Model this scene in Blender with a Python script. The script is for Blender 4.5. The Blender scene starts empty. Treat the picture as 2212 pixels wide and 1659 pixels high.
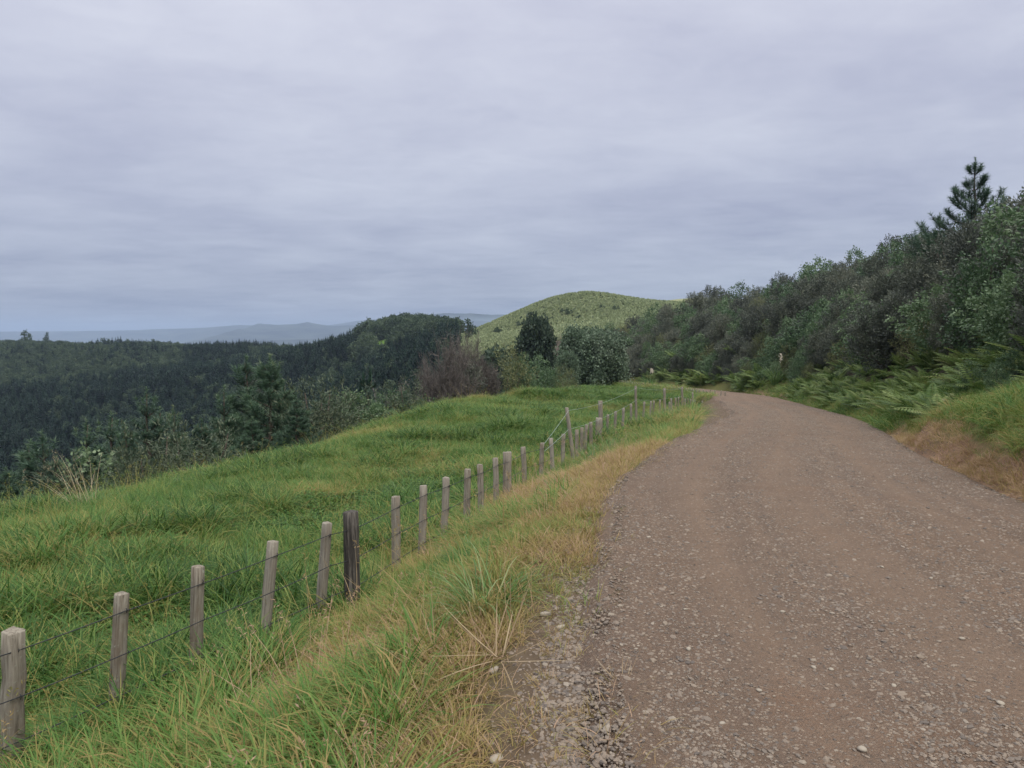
import bpy, math, random
import numpy as np
from mathutils import Vector, Matrix, Euler

R = math.radians
rng = np.random.default_rng(7)
random.seed(7)
sc = bpy.context.scene
COL = sc.collection

# ------------------------------------------------------------------ camera
EYE = 1.9
CX, CY, F = 1106.0, 829.5, 1598.5          # photo measured on a 2212 x 1659 grid
PITCH = math.atan((CY - 713.0) / F)
cam_d = bpy.data.cameras.new('camera')
cam_d.sensor_width = 36.0
cam_d.lens = 36.0 * F / 2212.0
cam_d.clip_start = 0.1
cam_d.clip_end = 40000.0
cam = bpy.data.objects.new('camera', cam_d)
COL.objects.link(cam)
cam.location = (0, 0, EYE)
cam.rotation_euler = (R(90) - PITCH, 0, 0)
sc.camera = cam

def px(u, v, d):
    """world point at forward distance d seen at photo pixel (u, v)"""
    a, b = (u - CX) / F, (CY - v) / F
    c, s = math.cos(PITCH), math.sin(PITCH)
    k = d / (c + b * s)
    return (a * k, d, EYE + k * (-s + b * c))

# ------------------------------------------------------------------ light
sc.view_settings.view_transform = 'Standard'
sc.view_settings.look = 'None'
sc.view_settings.exposure = 0.3
sc.view_settings.gamma = 1.0
sc.cycles.use_denoising = True
sc.cycles.max_bounces = 6
sc.cycles.diffuse_bounces = 3
sc.cycles.glossy_bounces = 2
sc.cycles.transmission_bounces = 3
sc.cycles.volume_bounces = 1
sc.cycles.transparent_max_bounces = 4
SUN_EL, SUN_AZ = R(48), R(150)               # azimuth from +Y clockwise
wd = bpy.data.worlds.new('World')
sc.world = wd
wd.use_nodes = True
nt = wd.node_tree
nt.nodes.clear()
def W(t, **k):
    n = nt.nodes.new(t)
    for a, b in k.items():
        setattr(n, a, b)
    return n
def wmath(op, a, b=None, clamp=False):
    n = W('ShaderNodeMath', operation=op, use_clamp=clamp)
    for i, q in enumerate((a, b)):
        if q is None:
            continue
        if isinstance(q, (int, float)):
            n.inputs[i].default_value = q
        else:
            nt.links.new(q, n.inputs[i])
    return n.outputs[0]
def wmix(f, a, b):
    n = W('ShaderNodeMix', data_type='RGBA')
    for s, q in ((0, f), (6, a), (7, b)):
        if hasattr(q, 'is_linked'):
            nt.links.new(q, n.inputs[s])
        elif isinstance(q, (int, float)):
            n.inputs[s].default_value = q
        else:
            n.inputs[s].default_value = (*q, 1)
    return n.outputs[2]
sky = W('ShaderNodeTexSky', sky_type='NISHITA')
sky.sun_disc = False
sky.sun_elevation = SUN_EL
sky.sun_rotation = SUN_AZ
bg1 = W('ShaderNodeBackground')
bg1.inputs[1].default_value = 0.06
nt.links.new(sky.outputs[0], bg1.inputs[0])
tc = W('ShaderNodeTexCoord')
sep = W('ShaderNodeSeparateXYZ')
nt.links.new(tc.outputs['Generated'], sep.inputs[0])
zz = wmath('MAXIMUM', sep.outputs[2], 0.0)
den = wmath('ADD', zz, 0.10)
cmb = W('ShaderNodeCombineXYZ')
nt.links.new(wmath('DIVIDE', sep.outputs[0], den), cmb.inputs[0])
nt.links.new(wmath('MULTIPLY', wmath('DIVIDE', sep.outputs[1], den), 1.25), cmb.inputs[1])
def wnoise(scale, det, rough, dist, off):
    mp = W('ShaderNodeMapping')
    mp.inputs['Location'].default_value = off
    nt.links.new(cmb.outputs[0], mp.inputs[0])
    n = W('ShaderNodeTexNoise')
    n.inputs['Scale'].default_value = scale
    n.inputs['Detail'].default_value = det
    n.inputs['Roughness'].default_value = rough
    n.inputs['Distortion'].default_value = dist
    nt.links.new(mp.outputs[0], n.inputs[0])
    return n.outputs[0]
n1 = wnoise(0.55, 6, 0.52, 0.3, (3.1, 1.7, 0))
n2 = wnoise(1.7, 5, 0.55, 0.4, (7.3, 2.2, 4))
n3 = wnoise(4.6, 5, 0.6, 0.5, (1.3, 5.2, 9))
cl = wmath('ADD', wmath('ADD', wmath('MULTIPLY', n1, 0.54), wmath('MULTIPLY', n2, 0.32)), wmath('MULTIPLY', n3, 0.14))
cl = wmath('MULTIPLY', wmath('SUBTRACT', cl, 0.35), 3.6, True)
up = wmath('POWER', wmath('MULTIPLY', zz, 1.7, True), 0.55)
dark = wmix(up, (0.195, 0.245, 0.365), (0.475, 0.485, 0.610))
lite = wmix(up, (0.280, 0.340, 0.465), (0.680, 0.690, 0.775))
ccol = wmix(cl, dark, lite)
# an overcast sky is brightest overhead, above the picture
zen = wmath('POWER', wmath('MULTIPLY', wmath('SUBTRACT', zz, 0.45), 1.8, True), 1.0)
ccol = wmix(zen, ccol, (2.1, 2.1, 2.1))
bg2 = W('ShaderNodeBackground')
bg2.inputs[1].default_value = 1.0
nt.links.new(ccol, bg2.inputs[0])
mixs = W('ShaderNodeMixShader')
mixs.inputs[0].default_value = 0.94
nt.links.new(bg1.outputs[0], mixs.inputs[1])
nt.links.new(bg2.outputs[0], mixs.inputs[2])
wo = W('ShaderNodeOutputWorld')
nt.links.new(mixs.outputs[0], wo.inputs[0])

sun_d = bpy.data.lights.new('sun', 'SUN')
sun_d.energy = 1.5
sun_d.angle = R(24)
sun_d.color = (1.0, 0.95, 0.88)
sun = bpy.data.objects.new('sun', sun_d)
COL.objects.link(sun)
sun.rotation_euler = Vector((-math.sin(SUN_AZ) * math.cos(SUN_EL), -math.cos(SUN_AZ) * math.cos(SUN_EL), -math.sin(SUN_EL))).to_track_quat('-Z', 'Y').to_euler()

# ------------------------------------------------------------------ helpers
def _hash(ix, iy, seed):
    h = (ix.astype(np.int64) * 374761393 + iy.astype(np.int64) * 668265263 + seed * 974711) & 0xffffffff
    h = ((h ^ (h >> 13)) * 1274126177) & 0xffffffff
    return ((h ^ (h >> 16)) & 0xffff) / 65535.0
def vnoise(x, y, seed=0):
    x = np.asarray(x, float); y = np.asarray(y, float)
    ix, iy = np.floor(x), np.floor(y)
    fx, fy = x - ix, y - iy
    fx = fx * fx * (3 - 2 * fx); fy = fy * fy * (3 - 2 * fy)
    a, b = _hash(ix, iy, seed), _hash(ix + 1, iy, seed)
    c, d = _hash(ix, iy + 1, seed), _hash(ix + 1, iy + 1, seed)
    return (a * (1 - fx) + b * fx) * (1 - fy) + (c * (1 - fx) + d * fx) * fy
def fbm(x, y, sc_, octv=4, seed=0, gain=0.5):
    x = np.asarray(x, float) / sc_; y = np.asarray(y, float) / sc_
    s, a, t = 0, 1.0, 0
    for o in range(octv):
        s = s + a * (vnoise(x + 13.7 * o, y - 7.1 * o, seed + o) - 0.5)
        t += a
        a *= gain; x = x * 2.03; y = y * 2.03
    return s / t * 2
def sstep(a, b, x):
    t = np.clip((np.asarray(x, float) - a) / (b - a), 0, 1)
    return t * t * (3 - 2 * t)

def np_mesh(name, V, faces, mat, smooth=False, attrs=None):
    """faces: list of int arrays (n,k)"""
    me = bpy.data.meshes.new(name)
    V = np.asarray(V, np.float32)
    me.vertices.add(len(V))
    me.vertices.foreach_set('co', V.ravel())
    faces = [np.asarray(f, np.int32) for f in faces if len(f)]
    loops = np.concatenate([f.ravel() for f in faces])
    tot = np.concatenate([np.full(len(f), f.shape[1], np.int32) for f in faces])
    start = np.concatenate([[0], np.cumsum(tot)[:-1]]).astype(np.int32)
    me.loops.add(len(loops))
    me.loops.foreach_set('vertex_index', loops)
    me.polygons.add(len(tot))
    me.polygons.foreach_set('loop_start', start)
    if smooth:
        me.polygons.foreach_set('use_smooth', np.ones(len(tot), bool))
    for k, a in (attrs or {}).items():
        a = np.asarray(a, np.float32)
        if a.ndim == 1:
            at = me.attributes.new(k, 'FLOAT', 'POINT'); at.data.foreach_set('value', a)
        else:
            at = me.attributes.new(k, 'FLOAT_COLOR', 'POINT'); at.data.foreach_set('color', a.ravel())
    me.update(calc_edges=True)
    me.validate()
    if mat:
        me.materials.append(mat)
    return me

class MB:
    """collects shapes into one mesh; every vertex carries a random value"""
    def __init__(s):
        s.V, s.Q, s.T, s.A, s.n = [], [], [], [], 0
    def add(s, V, quads=None, tris=None, rnd=None):
        V = np.asarray(V, float).reshape(-1, 3)
        s.V.append(V)
        if quads is not None and len(quads): s.Q.append(np.asarray(quads, int).reshape(-1, 4) + s.n)
        if tris is not None and len(tris): s.T.append(np.asarray(tris, int).reshape(-1, 3) + s.n)
        if rnd is None: rnd = random.random()
        s.A.append(np.broadcast_to(np.asarray(rnd, float), (len(V),)).copy())
        s.n += len(V)
    def tube(s, P, rad, k=6, cap=True, rnd=None):
        P = np.asarray(P, float); n = len(P)
        rad = np.broadcast_to(np.asarray(rad, float), (n,))
        T = np.gradient(P, axis=0); T /= np.linalg.norm(T, axis=1)[:, None] + 1e-9
        ref = np.array([0, 0, 1.0]) if abs(T[:, 2]).mean() < 0.8 else np.array([1.0, 0, 0])
        U = np.cross(T, ref); U /= np.linalg.norm(U, axis=1)[:, None] + 1e-9
        Wv = np.cross(T, U)
        a = np.arange(k) * 2 * math.pi / k
        V = P[:, None] + rad[:, None, None] * (np.cos(a)[None, :, None] * U[:, None] + np.sin(a)[None, :, None] * Wv[:, None])
        q = []
        for i in range(n - 1):
            for j in range(k):
                j2 = (j + 1) % k
                q.append((i * k + j, i * k + j2, (i + 1) * k + j2, (i + 1) * k + j))
        V = V.reshape(-1, 3)
        t = []
        if cap:
            V = np.vstack([V, P[-1:]])
            t = [((n - 1) * k + j, (n - 1) * k + (j + 1) % k, n * k) for j in range(k)]
        s.add(V, q, t, rnd)
    def cards(s, C, U, Wv, rnd):
        """leaf shaped quads: C centre base, U length vector, Wv half width vector"""
        n = len(C)
        V = np.stack([C, C + U * 0.45 + Wv, C + U, C + U * 0.45 - Wv], 1).reshape(-1, 3)
        i = np.arange(n)[:, None] * 4 + np.arange(4)[None]
        s.add(V, i, None, np.repeat(rnd, 4))
    def needles(s, C, U, Wv, rnd):
        n = len(C)
        V = np.stack([C - Wv, C + Wv, C + U], 1).reshape(-1, 3)
        i = np.arange(n)[:, None] * 3 + np.arange(3)[None]
        s.add(V, None, i, np.repeat(rnd, 3))
    def mesh(s, name, mat, smooth=False):
        V = np.vstack(s.V)
        f = []
        if s.Q: f.append(np.vstack(s.Q))
        if s.T: f.append(np.vstack(s.T))
        return np_mesh(name, V, f, mat, smooth, {'rnd': np.concatenate(s.A)})

def unit(n, up=0.0):
    v = rng.normal(size=(n, 3)); v[:, 2] += up
    return v / (np.linalg.norm(v, axis=1)[:, None] + 1e-9)
def perp(U):
    r = rng.normal(size=U.shape)
    p = np.cross(U, r)
    return p / (np.linalg.norm(p, axis=1)[:, None] + 1e-9)

def link(name, me, parent=None, loc=None):
    o = bpy.data.objects.new(name, me); COL.objects.link(o)
    if parent is not None: o.parent = parent
    if loc is not None: o.location = loc
    return o
def tag(o, label=None, cat=None, group=None, kind=None):
    if label: o['label'] = label
    if cat: o['category'] = cat
    if group: o['group'] = group
    if kind: o['kind'] = kind
    return o
def thing(name, label, cat, loc=(0, 0, 0), rz=0.0, s=1.0, group=None):
    o = bpy.data.objects.new(name, None); COL.objects.link(o)
    o.location = loc; o.rotation_euler = (0, 0, rz)
    o.scale = (s, s, s) if np.isscalar(s) else s
    o.empty_display_size = 0.2
    return tag(o, label, cat, group)

# ------------------------------------------------------------------ material helpers
class NT:
    def __init__(s, name):
        s.m = bpy.data.materials.new(name); s.m.use_nodes = True
        s.t = s.m.node_tree; s.t.nodes.clear()
        s.out = s.t.nodes.new('ShaderNodeOutputMaterial')
    def n(s, t, **k):
        x = s.t.nodes.new(t)
        for a, b in k.items(): setattr(x, a, b)
        return x
    def put(s, sock, q):
        if hasattr(q, 'is_linked'): s.t.links.new(q, sock)
        elif isinstance(q, (tuple, list)) and sock.type == 'RGBA' and len(q) == 3: sock.default_value = (*q, 1)
        else: sock.default_value = q
    def math(s, op, a, b=0.0, clamp=False):
        x = s.n('ShaderNodeMath', operation=op, use_clamp=clamp)
        s.put(x.inputs[0], a); s.put(x.inputs[1], b)
        return x.outputs[0]
    def mix(s, f, a, b, blend='MIX'):
        x = s.n('ShaderNodeMix', data_type='RGBA', blend_type=blend)
        s.put(x.inputs[0], f); s.put(x.inputs[6], a); s.put(x.inputs[7], b)
        return x.outputs[2]
    def attr(s, name, inst=False):
        x = s.n('ShaderNodeAttribute', attribute_name=name)
        if inst: x.attribute_type = 'INSTANCER'
        return x
    def objrand(s):
        return s.n('ShaderNodeObjectInfo').outputs['Random']
    def coord(s, which='Object'):
        return s.n('ShaderNodeTexCoord').outputs[which]
    def noise(s, scale, det=4, rough=0.55, vec=None, dist=0.0, stretch=None):
        x = s.n('ShaderNodeTexNoise')
        x.inputs['Scale'].default_value = scale; x.inputs['Detail'].default_value = det
        x.inputs['Roughness'].default_value = rough; x.inputs['Distortion'].default_value = dist
        v = vec if vec is not None else s.coord()
        if stretch:
            mp = s.n('ShaderNodeMapping'); mp.inputs['Scale'].default_value = stretch
            s.t.links.new(v, mp.inputs[0]); v = mp.outputs[0]
        s.t.links.new(v, x.inputs[0])
        return x.outputs[0]
    def ramp(s, f, stops):
        x = s.n('ShaderNodeValToRGB')
        e = x.color_ramp.elements
        while len(e) < len(stops): e.new(0.5)
        for q, (p, c) in zip(e, stops):
            q.position = p; q.color = (*c, 1) if len(c) == 3 else c
        s.put(x.inputs[0], f)
        return x.outputs[0]
    def bump(s, h, strength=0.5, dist=0.02, nrm=None):
        x = s.n('ShaderNodeBump'); x.inputs['Strength'].default_value = strength; x.inputs['Distance'].default_value = dist
        s.put(x.inputs['Height'], h)
        if nrm is not None: s.t.links.new(nrm, x.inputs['Normal'])
        return x.outputs[0]
    def principled(s, col, rough=0.9, spec=0.2, nrm=None):
        x = s.n('ShaderNodeBsdfPrincipled')
        s.put(x.inputs['Base Color'], col); s.put(x.inputs['Roughness'], rough)
        x.inputs['Specular IOR Level'].default_value = spec
        if nrm is not None: s.t.links.new(nrm, x.inputs['Normal'])
        s.t.links.new(x.outputs[0], s.out.inputs[0])
        return s.m
    def leaf(s, col, trans=0.3, rough=0.6, spec=0.25):
        p = s.n('ShaderNodeBsdfPrincipled')
        s.put(p.inputs['Base Color'], col); p.inputs['Roughness'].default_value = rough
        p.inputs['Specular IOR Level'].default_value = spec
        t = s.n('ShaderNodeBsdfTranslucent'); s.put(t.inputs[0], col)
        m = s.n('ShaderNodeMixShader'); m.inputs[0].default_value = trans
        s.t.links.new(p.outputs[0], m.inputs[1]); s.t.links.new(t.outputs[0], m.inputs[2])
        s.t.links.new(m.outputs[0], s.out.inputs[0])
        return s.m

def foliage(name, stops, trans=0.3, rough=0.6, spec=0.25, objw=0.35, inst=None, lw=None):
    """stops along a per-leaf random value, shifted by a per-plant random value"""
    k = NT(name)
    lw = 1 - objw if lw is None else lw
    f = k.math('ADD', k.math('MULTIPLY', k.attr('rnd').outputs['Fac'], lw), (1 - objw - lw) * 0.5)
    f = k.math('ADD', f, k.math('MULTIPLY', k.attr(inst, True).outputs['Fac'] if inst else k.objrand(), objw))
    return k.leaf(k.ramp(f, stops), trans, rough, spec)

# ------------------------------------------------------------------ the lie of the land
road_pts = np.array([(2.2, -30, 0.25), (2.3, -12, 0.1), (2.55, -5, 0.05), (2.6, 0, 0), (2.8, 4, 0), (3.45, 8.2, -0.02), (4.40, 11.3, -0.2), (5.65, 15, -0.45),
    (8.75, 22.7, -1.0), (11.15, 29.3, -1.5), (12.9, 36, -1.95), (15.1, 45, -2.5), (17.1, 54, -3.0), (19.3, 64, -3.7), (20.0, 80, -4.6),
    (18.9, 100, -5.6), (16.4, 130, -7.1), (11.5, 160, -8.3), (3, 195, -9), (-10, 240, -11)])
def catmull(P, step):
    P = np.asarray(P, float)
    Q = np.vstack([2 * P[0] - P[1], P, 2 * P[-1] - P[-2]])
    out = []
    for i in range(1, len(Q) - 2):
        n = max(2, int(np.linalg.norm(Q[i + 1] - Q[i]) / step))
        for t in np.arange(n) / n:
            a, b, c, d = Q[i - 1], Q[i], Q[i + 1], Q[i + 2]
            out.append(0.5 * (2 * b + (c - a) * t + (2 * a - 5 * b + 4 * c - d) * t * t + (3 * b - a - 3 * c + d) * t ** 3))
    out.append(P[-1])
    return np.array(out)
RC = catmull(road_pts, 1.0)
HW = 2.25
def road_st(x, y):
    """distance along, signed offset (right positive) and height of the nearest road centre point"""
    x = np.asarray(x, float).ravel(); y = np.asarray(y, float).ravel()
    S = np.zeros(len(x)); Tt = np.full(len(x), 1e9); Z = np.zeros(len(x))
    A, B = RC[:-1], RC[1:]
    D = B[:, :2] - A[:, :2]; L2 = (D ** 2).sum(1); L = np.sqrt(L2)
    s0 = np.concatenate([[0], np.cumsum(L)])
    near = np.where((x > -60) & (x < 90) & (y > -45) & (y < 260))[0]
    for c in range(0, len(near), 20000):
        ii = near[c:c + 20000]
        dx = x[ii, None] - A[None, :, 0]; dy = y[ii, None] - A[None, :, 1]
        t = np.clip((dx * D[:, 0] + dy * D[:, 1]) / L2, 0, 1)
        ex = dx - t * D[:, 0]; ey = dy - t * D[:, 1]
        d2 = ex * ex + ey * ey
        j = d2.argmin(1); r = np.arange(len(ii))
        tj = t[r, j]
        side = np.sign(D[j, 0] * -dy[r, j] + D[j, 1] * dx[r, j])
        Tt[ii] = np.sqrt(d2[r, j]) * np.where(side == 0, 1, side)
        S[ii] = s0[j] + tj * L[j]
        Z[ii] = A[j, 2] + tj * (B[j, 2] - A[j, 2])
    return S, Tt, Z

# fence line: (u, top v, depth) of every batten and post of the near run, measured on the photo
FENCE = [(30, 1363, 4.8, 'b'), (262, 1283, 5.4, 'b'), (428, 1224, 6.05, 'b'), (590, 1170, 6.8, 'b'), (706, 1130, 7.5, 'b'), (757, 1106, 7.73, 'dark'),
    (854, 1073, 8.9, 'b'), (915, 1049, 9.75, 'b'), (964, 1032, 10.5, 'b'), (1010, 1014, 11.4, 'b'), (1037, 1004, 11.97, 'b'), (1070, 990, 12.98, 'b'),
    (1096, 977, 13.9, 'post'), (1130, 966, 15.16, 'b'), (1171, 957, 16.4, 'b'), (1190, 947, 17.4, 'b'), (1217, 938, 18.5, 'b'),
    (1246, 929, 19.6, 'b'), (1257, 924, 20.3, 'b'), (1267, 918, 21.1, 'b'), (1276, 912, 21.8, 'b'), (1294, 903, 23.1, 'stump'),
    (1313, 896, 24.5, 'b'), (1330, 889, 25.9, 'b'), (1347, 882, 27.4, 'b'), (1363, 873, 29.5, 'b'), (1392, 868, 33, 'b'), (1406, 867, 35.3, 'b'),
    (1413, 866, 36.6, 'b'), (1426, 864, 38.6, 'b'), (1446, 868, 40.5, 'b'), (1450, 861, 42, 'b'), (1460, 860, 43.5, 'b'), (1466, 858, 45, 'b'), (1474, 856, 46.2, 'post'),
    (1480, 861, 47.2, 'b'), (1486, 861, 48.4, 'b'), (1492, 862, 49.6, 'b'), (1501, 864, 51.5, 'b'), (1517, 866, 53, 'b'), (1534, 866, 54.5, 'stump'), (1541, 866, 56, 'b')]
FH = 0.98
ctrl = []
def cp(u, v, d): ctrl.append(px(u, v, d))
def cz(x, y, z): ctrl.append((x, y, z))
def cu(u, d, z): ctrl.append((px(u, 713, d)[0], d, z))
for u, v, d, k in FENCE[::2]:
    x, y, z = px(u, v, d)
    cz(x, y, z - FH)
# road and its right bank
TAN = np.gradient(RC[:, :2], axis=0); TAN /= np.linalg.norm(TAN, axis=1)[:, None]
for i in range(0, len(RC), 6):
    x, y, z = RC[i]; nx, ny = TAN[i, 1], -TAN[i, 0]
    for t, dz in ((-2.4, -0.03), (0, 0), (2.4, -0.05)):
        cz(x + nx * t, y + ny * t, z + dz)
    for t, dz in ((4.0, 0.75), (6.5, 2.3), (11, 5.2), (18, 8.6), (30, 12.5)):
        if y > 17 or t > 7 or y < 0:
            if y > 105: dz *= 0.85
            cz(x + nx * t, y + ny * t, z + dz * (0.75 if y < 17 else 1))
for q in ((2212, 1000, 8.8), (2212, 955, 9.7), (2212, 905, 10.9), (2212, 870, 12.2), (2100, 945, 12), (2100, 880, 14.5), (2000, 905, 16.5), (1955, 886, 21.5)):
    cp(*q)
# beyond the left verge: paddock lip
LIP = [(0, 1100, 19), (150, 1092, 20.5), (300, 1062, 23), (420, 1042, 25), (600, 1002, 28), (700, 966, 31), (760, 946, 34), (850, 930, 38), (905, 893, 43), (990, 862, 51), (1080, 847, 59), (1180, 842, 64), (1250, 840, 67)]
for u, v, d in LIP:
    cp(u, v + (26 if u < 450 else (14 if u < 950 else 16)), d)
    if u < 950:
        z = px(u, v, d * 1.3)[2]
        cu(u, d * 1.3, z - 0.16 * d)
    if u < 900:
        z = px(u, v, d * 1.9)[2]
        cu(u, d * 1.9, z - 0.32 * d)
for u, v, d in ((-300, 1190, 14), (-700, 1300, 11), (-300, 1400, 24)):
    cp(u, v, d)
for q in ((1100, 892, 40), (1100, 876, 50), (1000, 890, 40), (1180, 886, 45), (1180, 868, 55), (1250, 872, 52), (1500, 874, 57), (1480, 866, 62), (1440, 857, 75), (1380, 847, 92), (1310, 836, 115), (1400, 866, 60), (1330, 858, 62), (1300, 846, 80), (1420, 880, 50), (900, 922, 30), (1000, 912, 30), (1100, 905, 31), (800, 985, 24)): cp(*q)
cp(1300, 838, 90); cp(1265, 826, 125); cp(1230, 836, 100)
cu(1180, 85, -6); cu(1080, 85, -8); cu(1180, 130, -9); cu(1100, 170, -13)
for x, y, z in ((-20, -20, -4), (-8, -4, -1.6), (-12, 2, -2.3), (0, -30, 0), (-60, -40, -20), (-60, 0, -22), (-120, 40, -45), (30, -20, 12), (60, 10, 20), (70, 60, 17), (90, 120, 16)):
    cz(x, y, z)
# valley and forest slope
for u, rows in {
    -250: ((120, -45), (280, -72), (420, -62), (600, -44), (850, -18), (1050, -45), (1500, -140), (2500, -150)),
    60: ((120, -42), (280, -70), (420, -62), (600, -43), (850, -18), (1050, -45), (1500, -140), (2500, -150)),
    300: ((110, -34), (260, -62), (420, -54), (600, -38), (800, -21), (1000, -45), (1500, -140), (2500, -150)),
    600: ((90, -24), (150, -38), (280, -50), (450, -40), (650, -27), (770, -24), (1000, -55), (1500, -140), (2500, -150)),
    750: ((95, -22), (200, -36), (350, -34), (500, -25), (650, -14), (800, -40), (1200, -120), (2500, -150)),
    880: ((80, -12), (150, -22), (260, -26), (400, -19), (540, -4), (620, 1), (700, -6), (900, -50), (2500, -150)),
    960: ((95, -9), (200, -17), (300, -18), (420, -10), (560, -3), (640, -3), (800, -30), (2500, -150)),
}.items():
    for d, z in rows: cu(u, d, z)
# green hill
for q in ((1010, 748, 360), (1040, 728, 400), (1090, 694, 430), (1150, 661, 445), (1200, 641, 452), (1265, 632, 456), (1330, 640, 452), (1400, 652, 445),
          (1440, 648, 560), (1500, 650, 520), (1600, 660, 480), (1050, 752, 320), (1130, 745, 300), (1200, 700, 385), (1110, 715, 390), (1280, 670, 400), (1350, 690, 360), (1200, 752, 270), (1300, 735, 280)):
    cp(*q)
for u, d, z in ((1260, 620, -5), (1100, 600, -12), (1400, 700, 0), (1260, 900, -60), (1600, 700, 10), (1600, 1200, -60), (2000, 400, 30), (2200, 200, 22), (2200, 900, 0), (1300, 2500, -150), (2000, 2500, -140), (1450, 240, -1), (1600, 240, 6)):
    cu(u, d, z)
cz(-600, -300, -120); cz(600, -300, 20); cz(0, -800, -20); cz(-1500, 200, -140); cz(1500, 200, 20); cz(0, -2500, -150); cz(2500, -500, -100)
ctrl = np.array(ctrl)
_c = 0.04 * np.hypot(ctrl[:, 0], ctrl[:, 1]) + 0.3
def _phi(P): return np.sqrt(((P[:, None, :2] - ctrl[None, :, :2]) ** 2).sum(2) + (_c ** 2)[None])
_A = np.zeros((len(ctrl) + 1,) * 2)
_A[:-1, :-1] = _phi(ctrl) + np.eye(len(ctrl)) * 0.0
_A[:-1, -1] = 1; _A[-1, :-1] = 1
_w = np.linalg.lstsq(_A, np.concatenate([ctrl[:, 2], [0]]), rcond=1e-9)[0]

def land(x, y, want_st=False):
    x = np.asarray(x, float).ravel(); y = np.asarray(y, float).ravel()
    z = np.zeros(len(x))
    for c in range(0, len(x), 40000):
        P = np.stack([x[c:c + 40000], y[c:c + 40000]], 1)
        z[c:c + 40000] = _phi(P) @ _w[:-1] + _w[-1]
    z = np.maximum(z, -152)
    S, T, Zr = road_st(x, y)
    r = np.hypot(x, y)
    off = np.abs(T)
    # hummocks in the paddock and on the verges, gullies on the far slopes
    pad = sstep(2.9, 4.5, off) * sstep(130, 60, r)
    z = z + pad * (0.16 * fbm(x, y, 2.6, 3, 3) + 0.22 * fbm(x, y + 3, 7.0, 2, 9) + 0.05 * fbm(x, y, 0.8, 2, 5))
    far = sstep(90, 220, r) * sstep(2600, 1500, r)
    z = z + far * (5.0 * fbm(x, y, 95, 4, 21) + 0.5 * fbm(x, y, 12, 2, 22)) * np.where((x > -60) & (x < 260) & (y > 230), 0.35, 1.0)
    # road bench, small ditch on the right
    edge = np.where(T < 0, sstep(3.6, 2.35, off), sstep(2.85, 2.3, off))
    zr = Zr - 0.02 - 0.03 * np.clip(off / HW, 0, 1.2)
    z = z * (1 - edge) + zr * edge
    ditch = np.exp(-((T - 2.75) / 0.28) ** 2) * 0.14 * sstep(7, 11, y)
    z = z - ditch * (off < 5)
    return (z, S, T) if want_st else z
def gz(x, y): return float(land([x], [y])[0])

# ------------------------------------------------------------------ ground sheet
th_f = np.arange(-52, 52.001, 0.16)
th_b = np.arange(52, 308, 4.0)[1:]
TH = np.radians(np.concatenate([th_f, th_b]))
RR = [0.5]
while RR[-1] < 2600: RR.append(RR[-1] * 1.0155 + 0.004)
RR = np.array(RR)
gx = (RR[:, None] * np.sin(TH)[None]).ravel(); gy = (RR[:, None] * np.cos(TH)[None]).ravel()
gzv, gS, gT = land(gx, gy, True)
off = np.abs(gT)
inroad = sstep(2.45, 2.2, off)
gzv = gzv - 0.03 * inroad
nT, nR = len(TH), len(RR)
idx = (np.arange(nR)[:, None] * nT + np.arange(nT)[None])
q = np.stack([idx[:-1], np.roll(idx, -1, 1)[:-1], np.roll(idx, -1, 1)[1:], idx[1:]], -1).reshape(-1, 4)
q = q[:, ::-1]
ctr = len(gx)
V = np.vstack([np.stack([gx, gy, gzv], 1), [[0, 0, gz(0, 0) - 0.03]]])
tri = np.stack([idx[0], np.full(nT, ctr), np.roll(idx[0], -1)], 1)
gr = np.hypot(gx, gy)

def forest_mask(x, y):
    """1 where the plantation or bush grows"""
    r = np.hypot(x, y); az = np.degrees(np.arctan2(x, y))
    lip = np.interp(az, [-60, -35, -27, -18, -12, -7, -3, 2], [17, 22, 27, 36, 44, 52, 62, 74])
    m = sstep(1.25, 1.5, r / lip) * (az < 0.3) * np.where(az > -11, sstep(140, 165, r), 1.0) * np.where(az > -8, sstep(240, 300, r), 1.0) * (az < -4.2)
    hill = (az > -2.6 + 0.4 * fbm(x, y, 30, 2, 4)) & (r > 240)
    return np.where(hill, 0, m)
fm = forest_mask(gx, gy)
azg = np.degrees(np.arctan2(gx, gy))
hillm = ((azg > -2.6) & (gr > 200)).astype(float)
clay = sstep(2.25, 2.4, gT) * sstep(3.0, 2.7, gT + 0.30 * fbm(gx, gy, 0.9, 3, 31)) * sstep(22, 18, gy) * (gT > 0)
clay = np.maximum(clay, sstep(2.5, 2.7, gT) * sstep(3.3, 2.9, gT) * sstep(45, 60, gy) * sstep(78, 68, gy) * (off < 6))
glade = np.zeros(len(gx))
GLADES = [(833, 762, 540, 11), (870, 790, 470, 9), (858, 788, 480, 6), (893, 805, 430, 8), (880, 792, 455, 6), (1000, 745, 420, 8)]
for u, v, d, rad in GLADES:
    x, y, z = px(u, v, d)
    glade = np.maximum(glade, sstep(rad * 1.5, rad * 0.6, np.hypot(gx - x, (gy - y) * 0.5) + 4 * fbm(gx, gy, 8, 2, 3)))
def C3(c): return np.array(c)[None]
thatch = C3((0.115, 0.130, 0.045)) + (fbm(gx, gy, 1.1, 3, 41)[:, None] * 0.5 + 0.5) * C3((0.065, 0.045, 0.020))
col = thatch
soil = C3((0.150, 0.112, 0.080))
e_l = (sstep(3.7, 2.6, off) * (off < 6) * (gT < 0))[:, None]
col = col * (1 - e_l) + soil * e_l
col = col * (1 - inroad[:, None]) + C3((0.19, 0.15, 0.12)) * inroad[:, None]
col = col * (1 - clay[:, None]) + (C3((0.39, 0.255, 0.172)) * (0.85 + 0.3 * fbm(gx, gy, 0.5, 3, 51)[:, None])) * clay[:, None]
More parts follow.
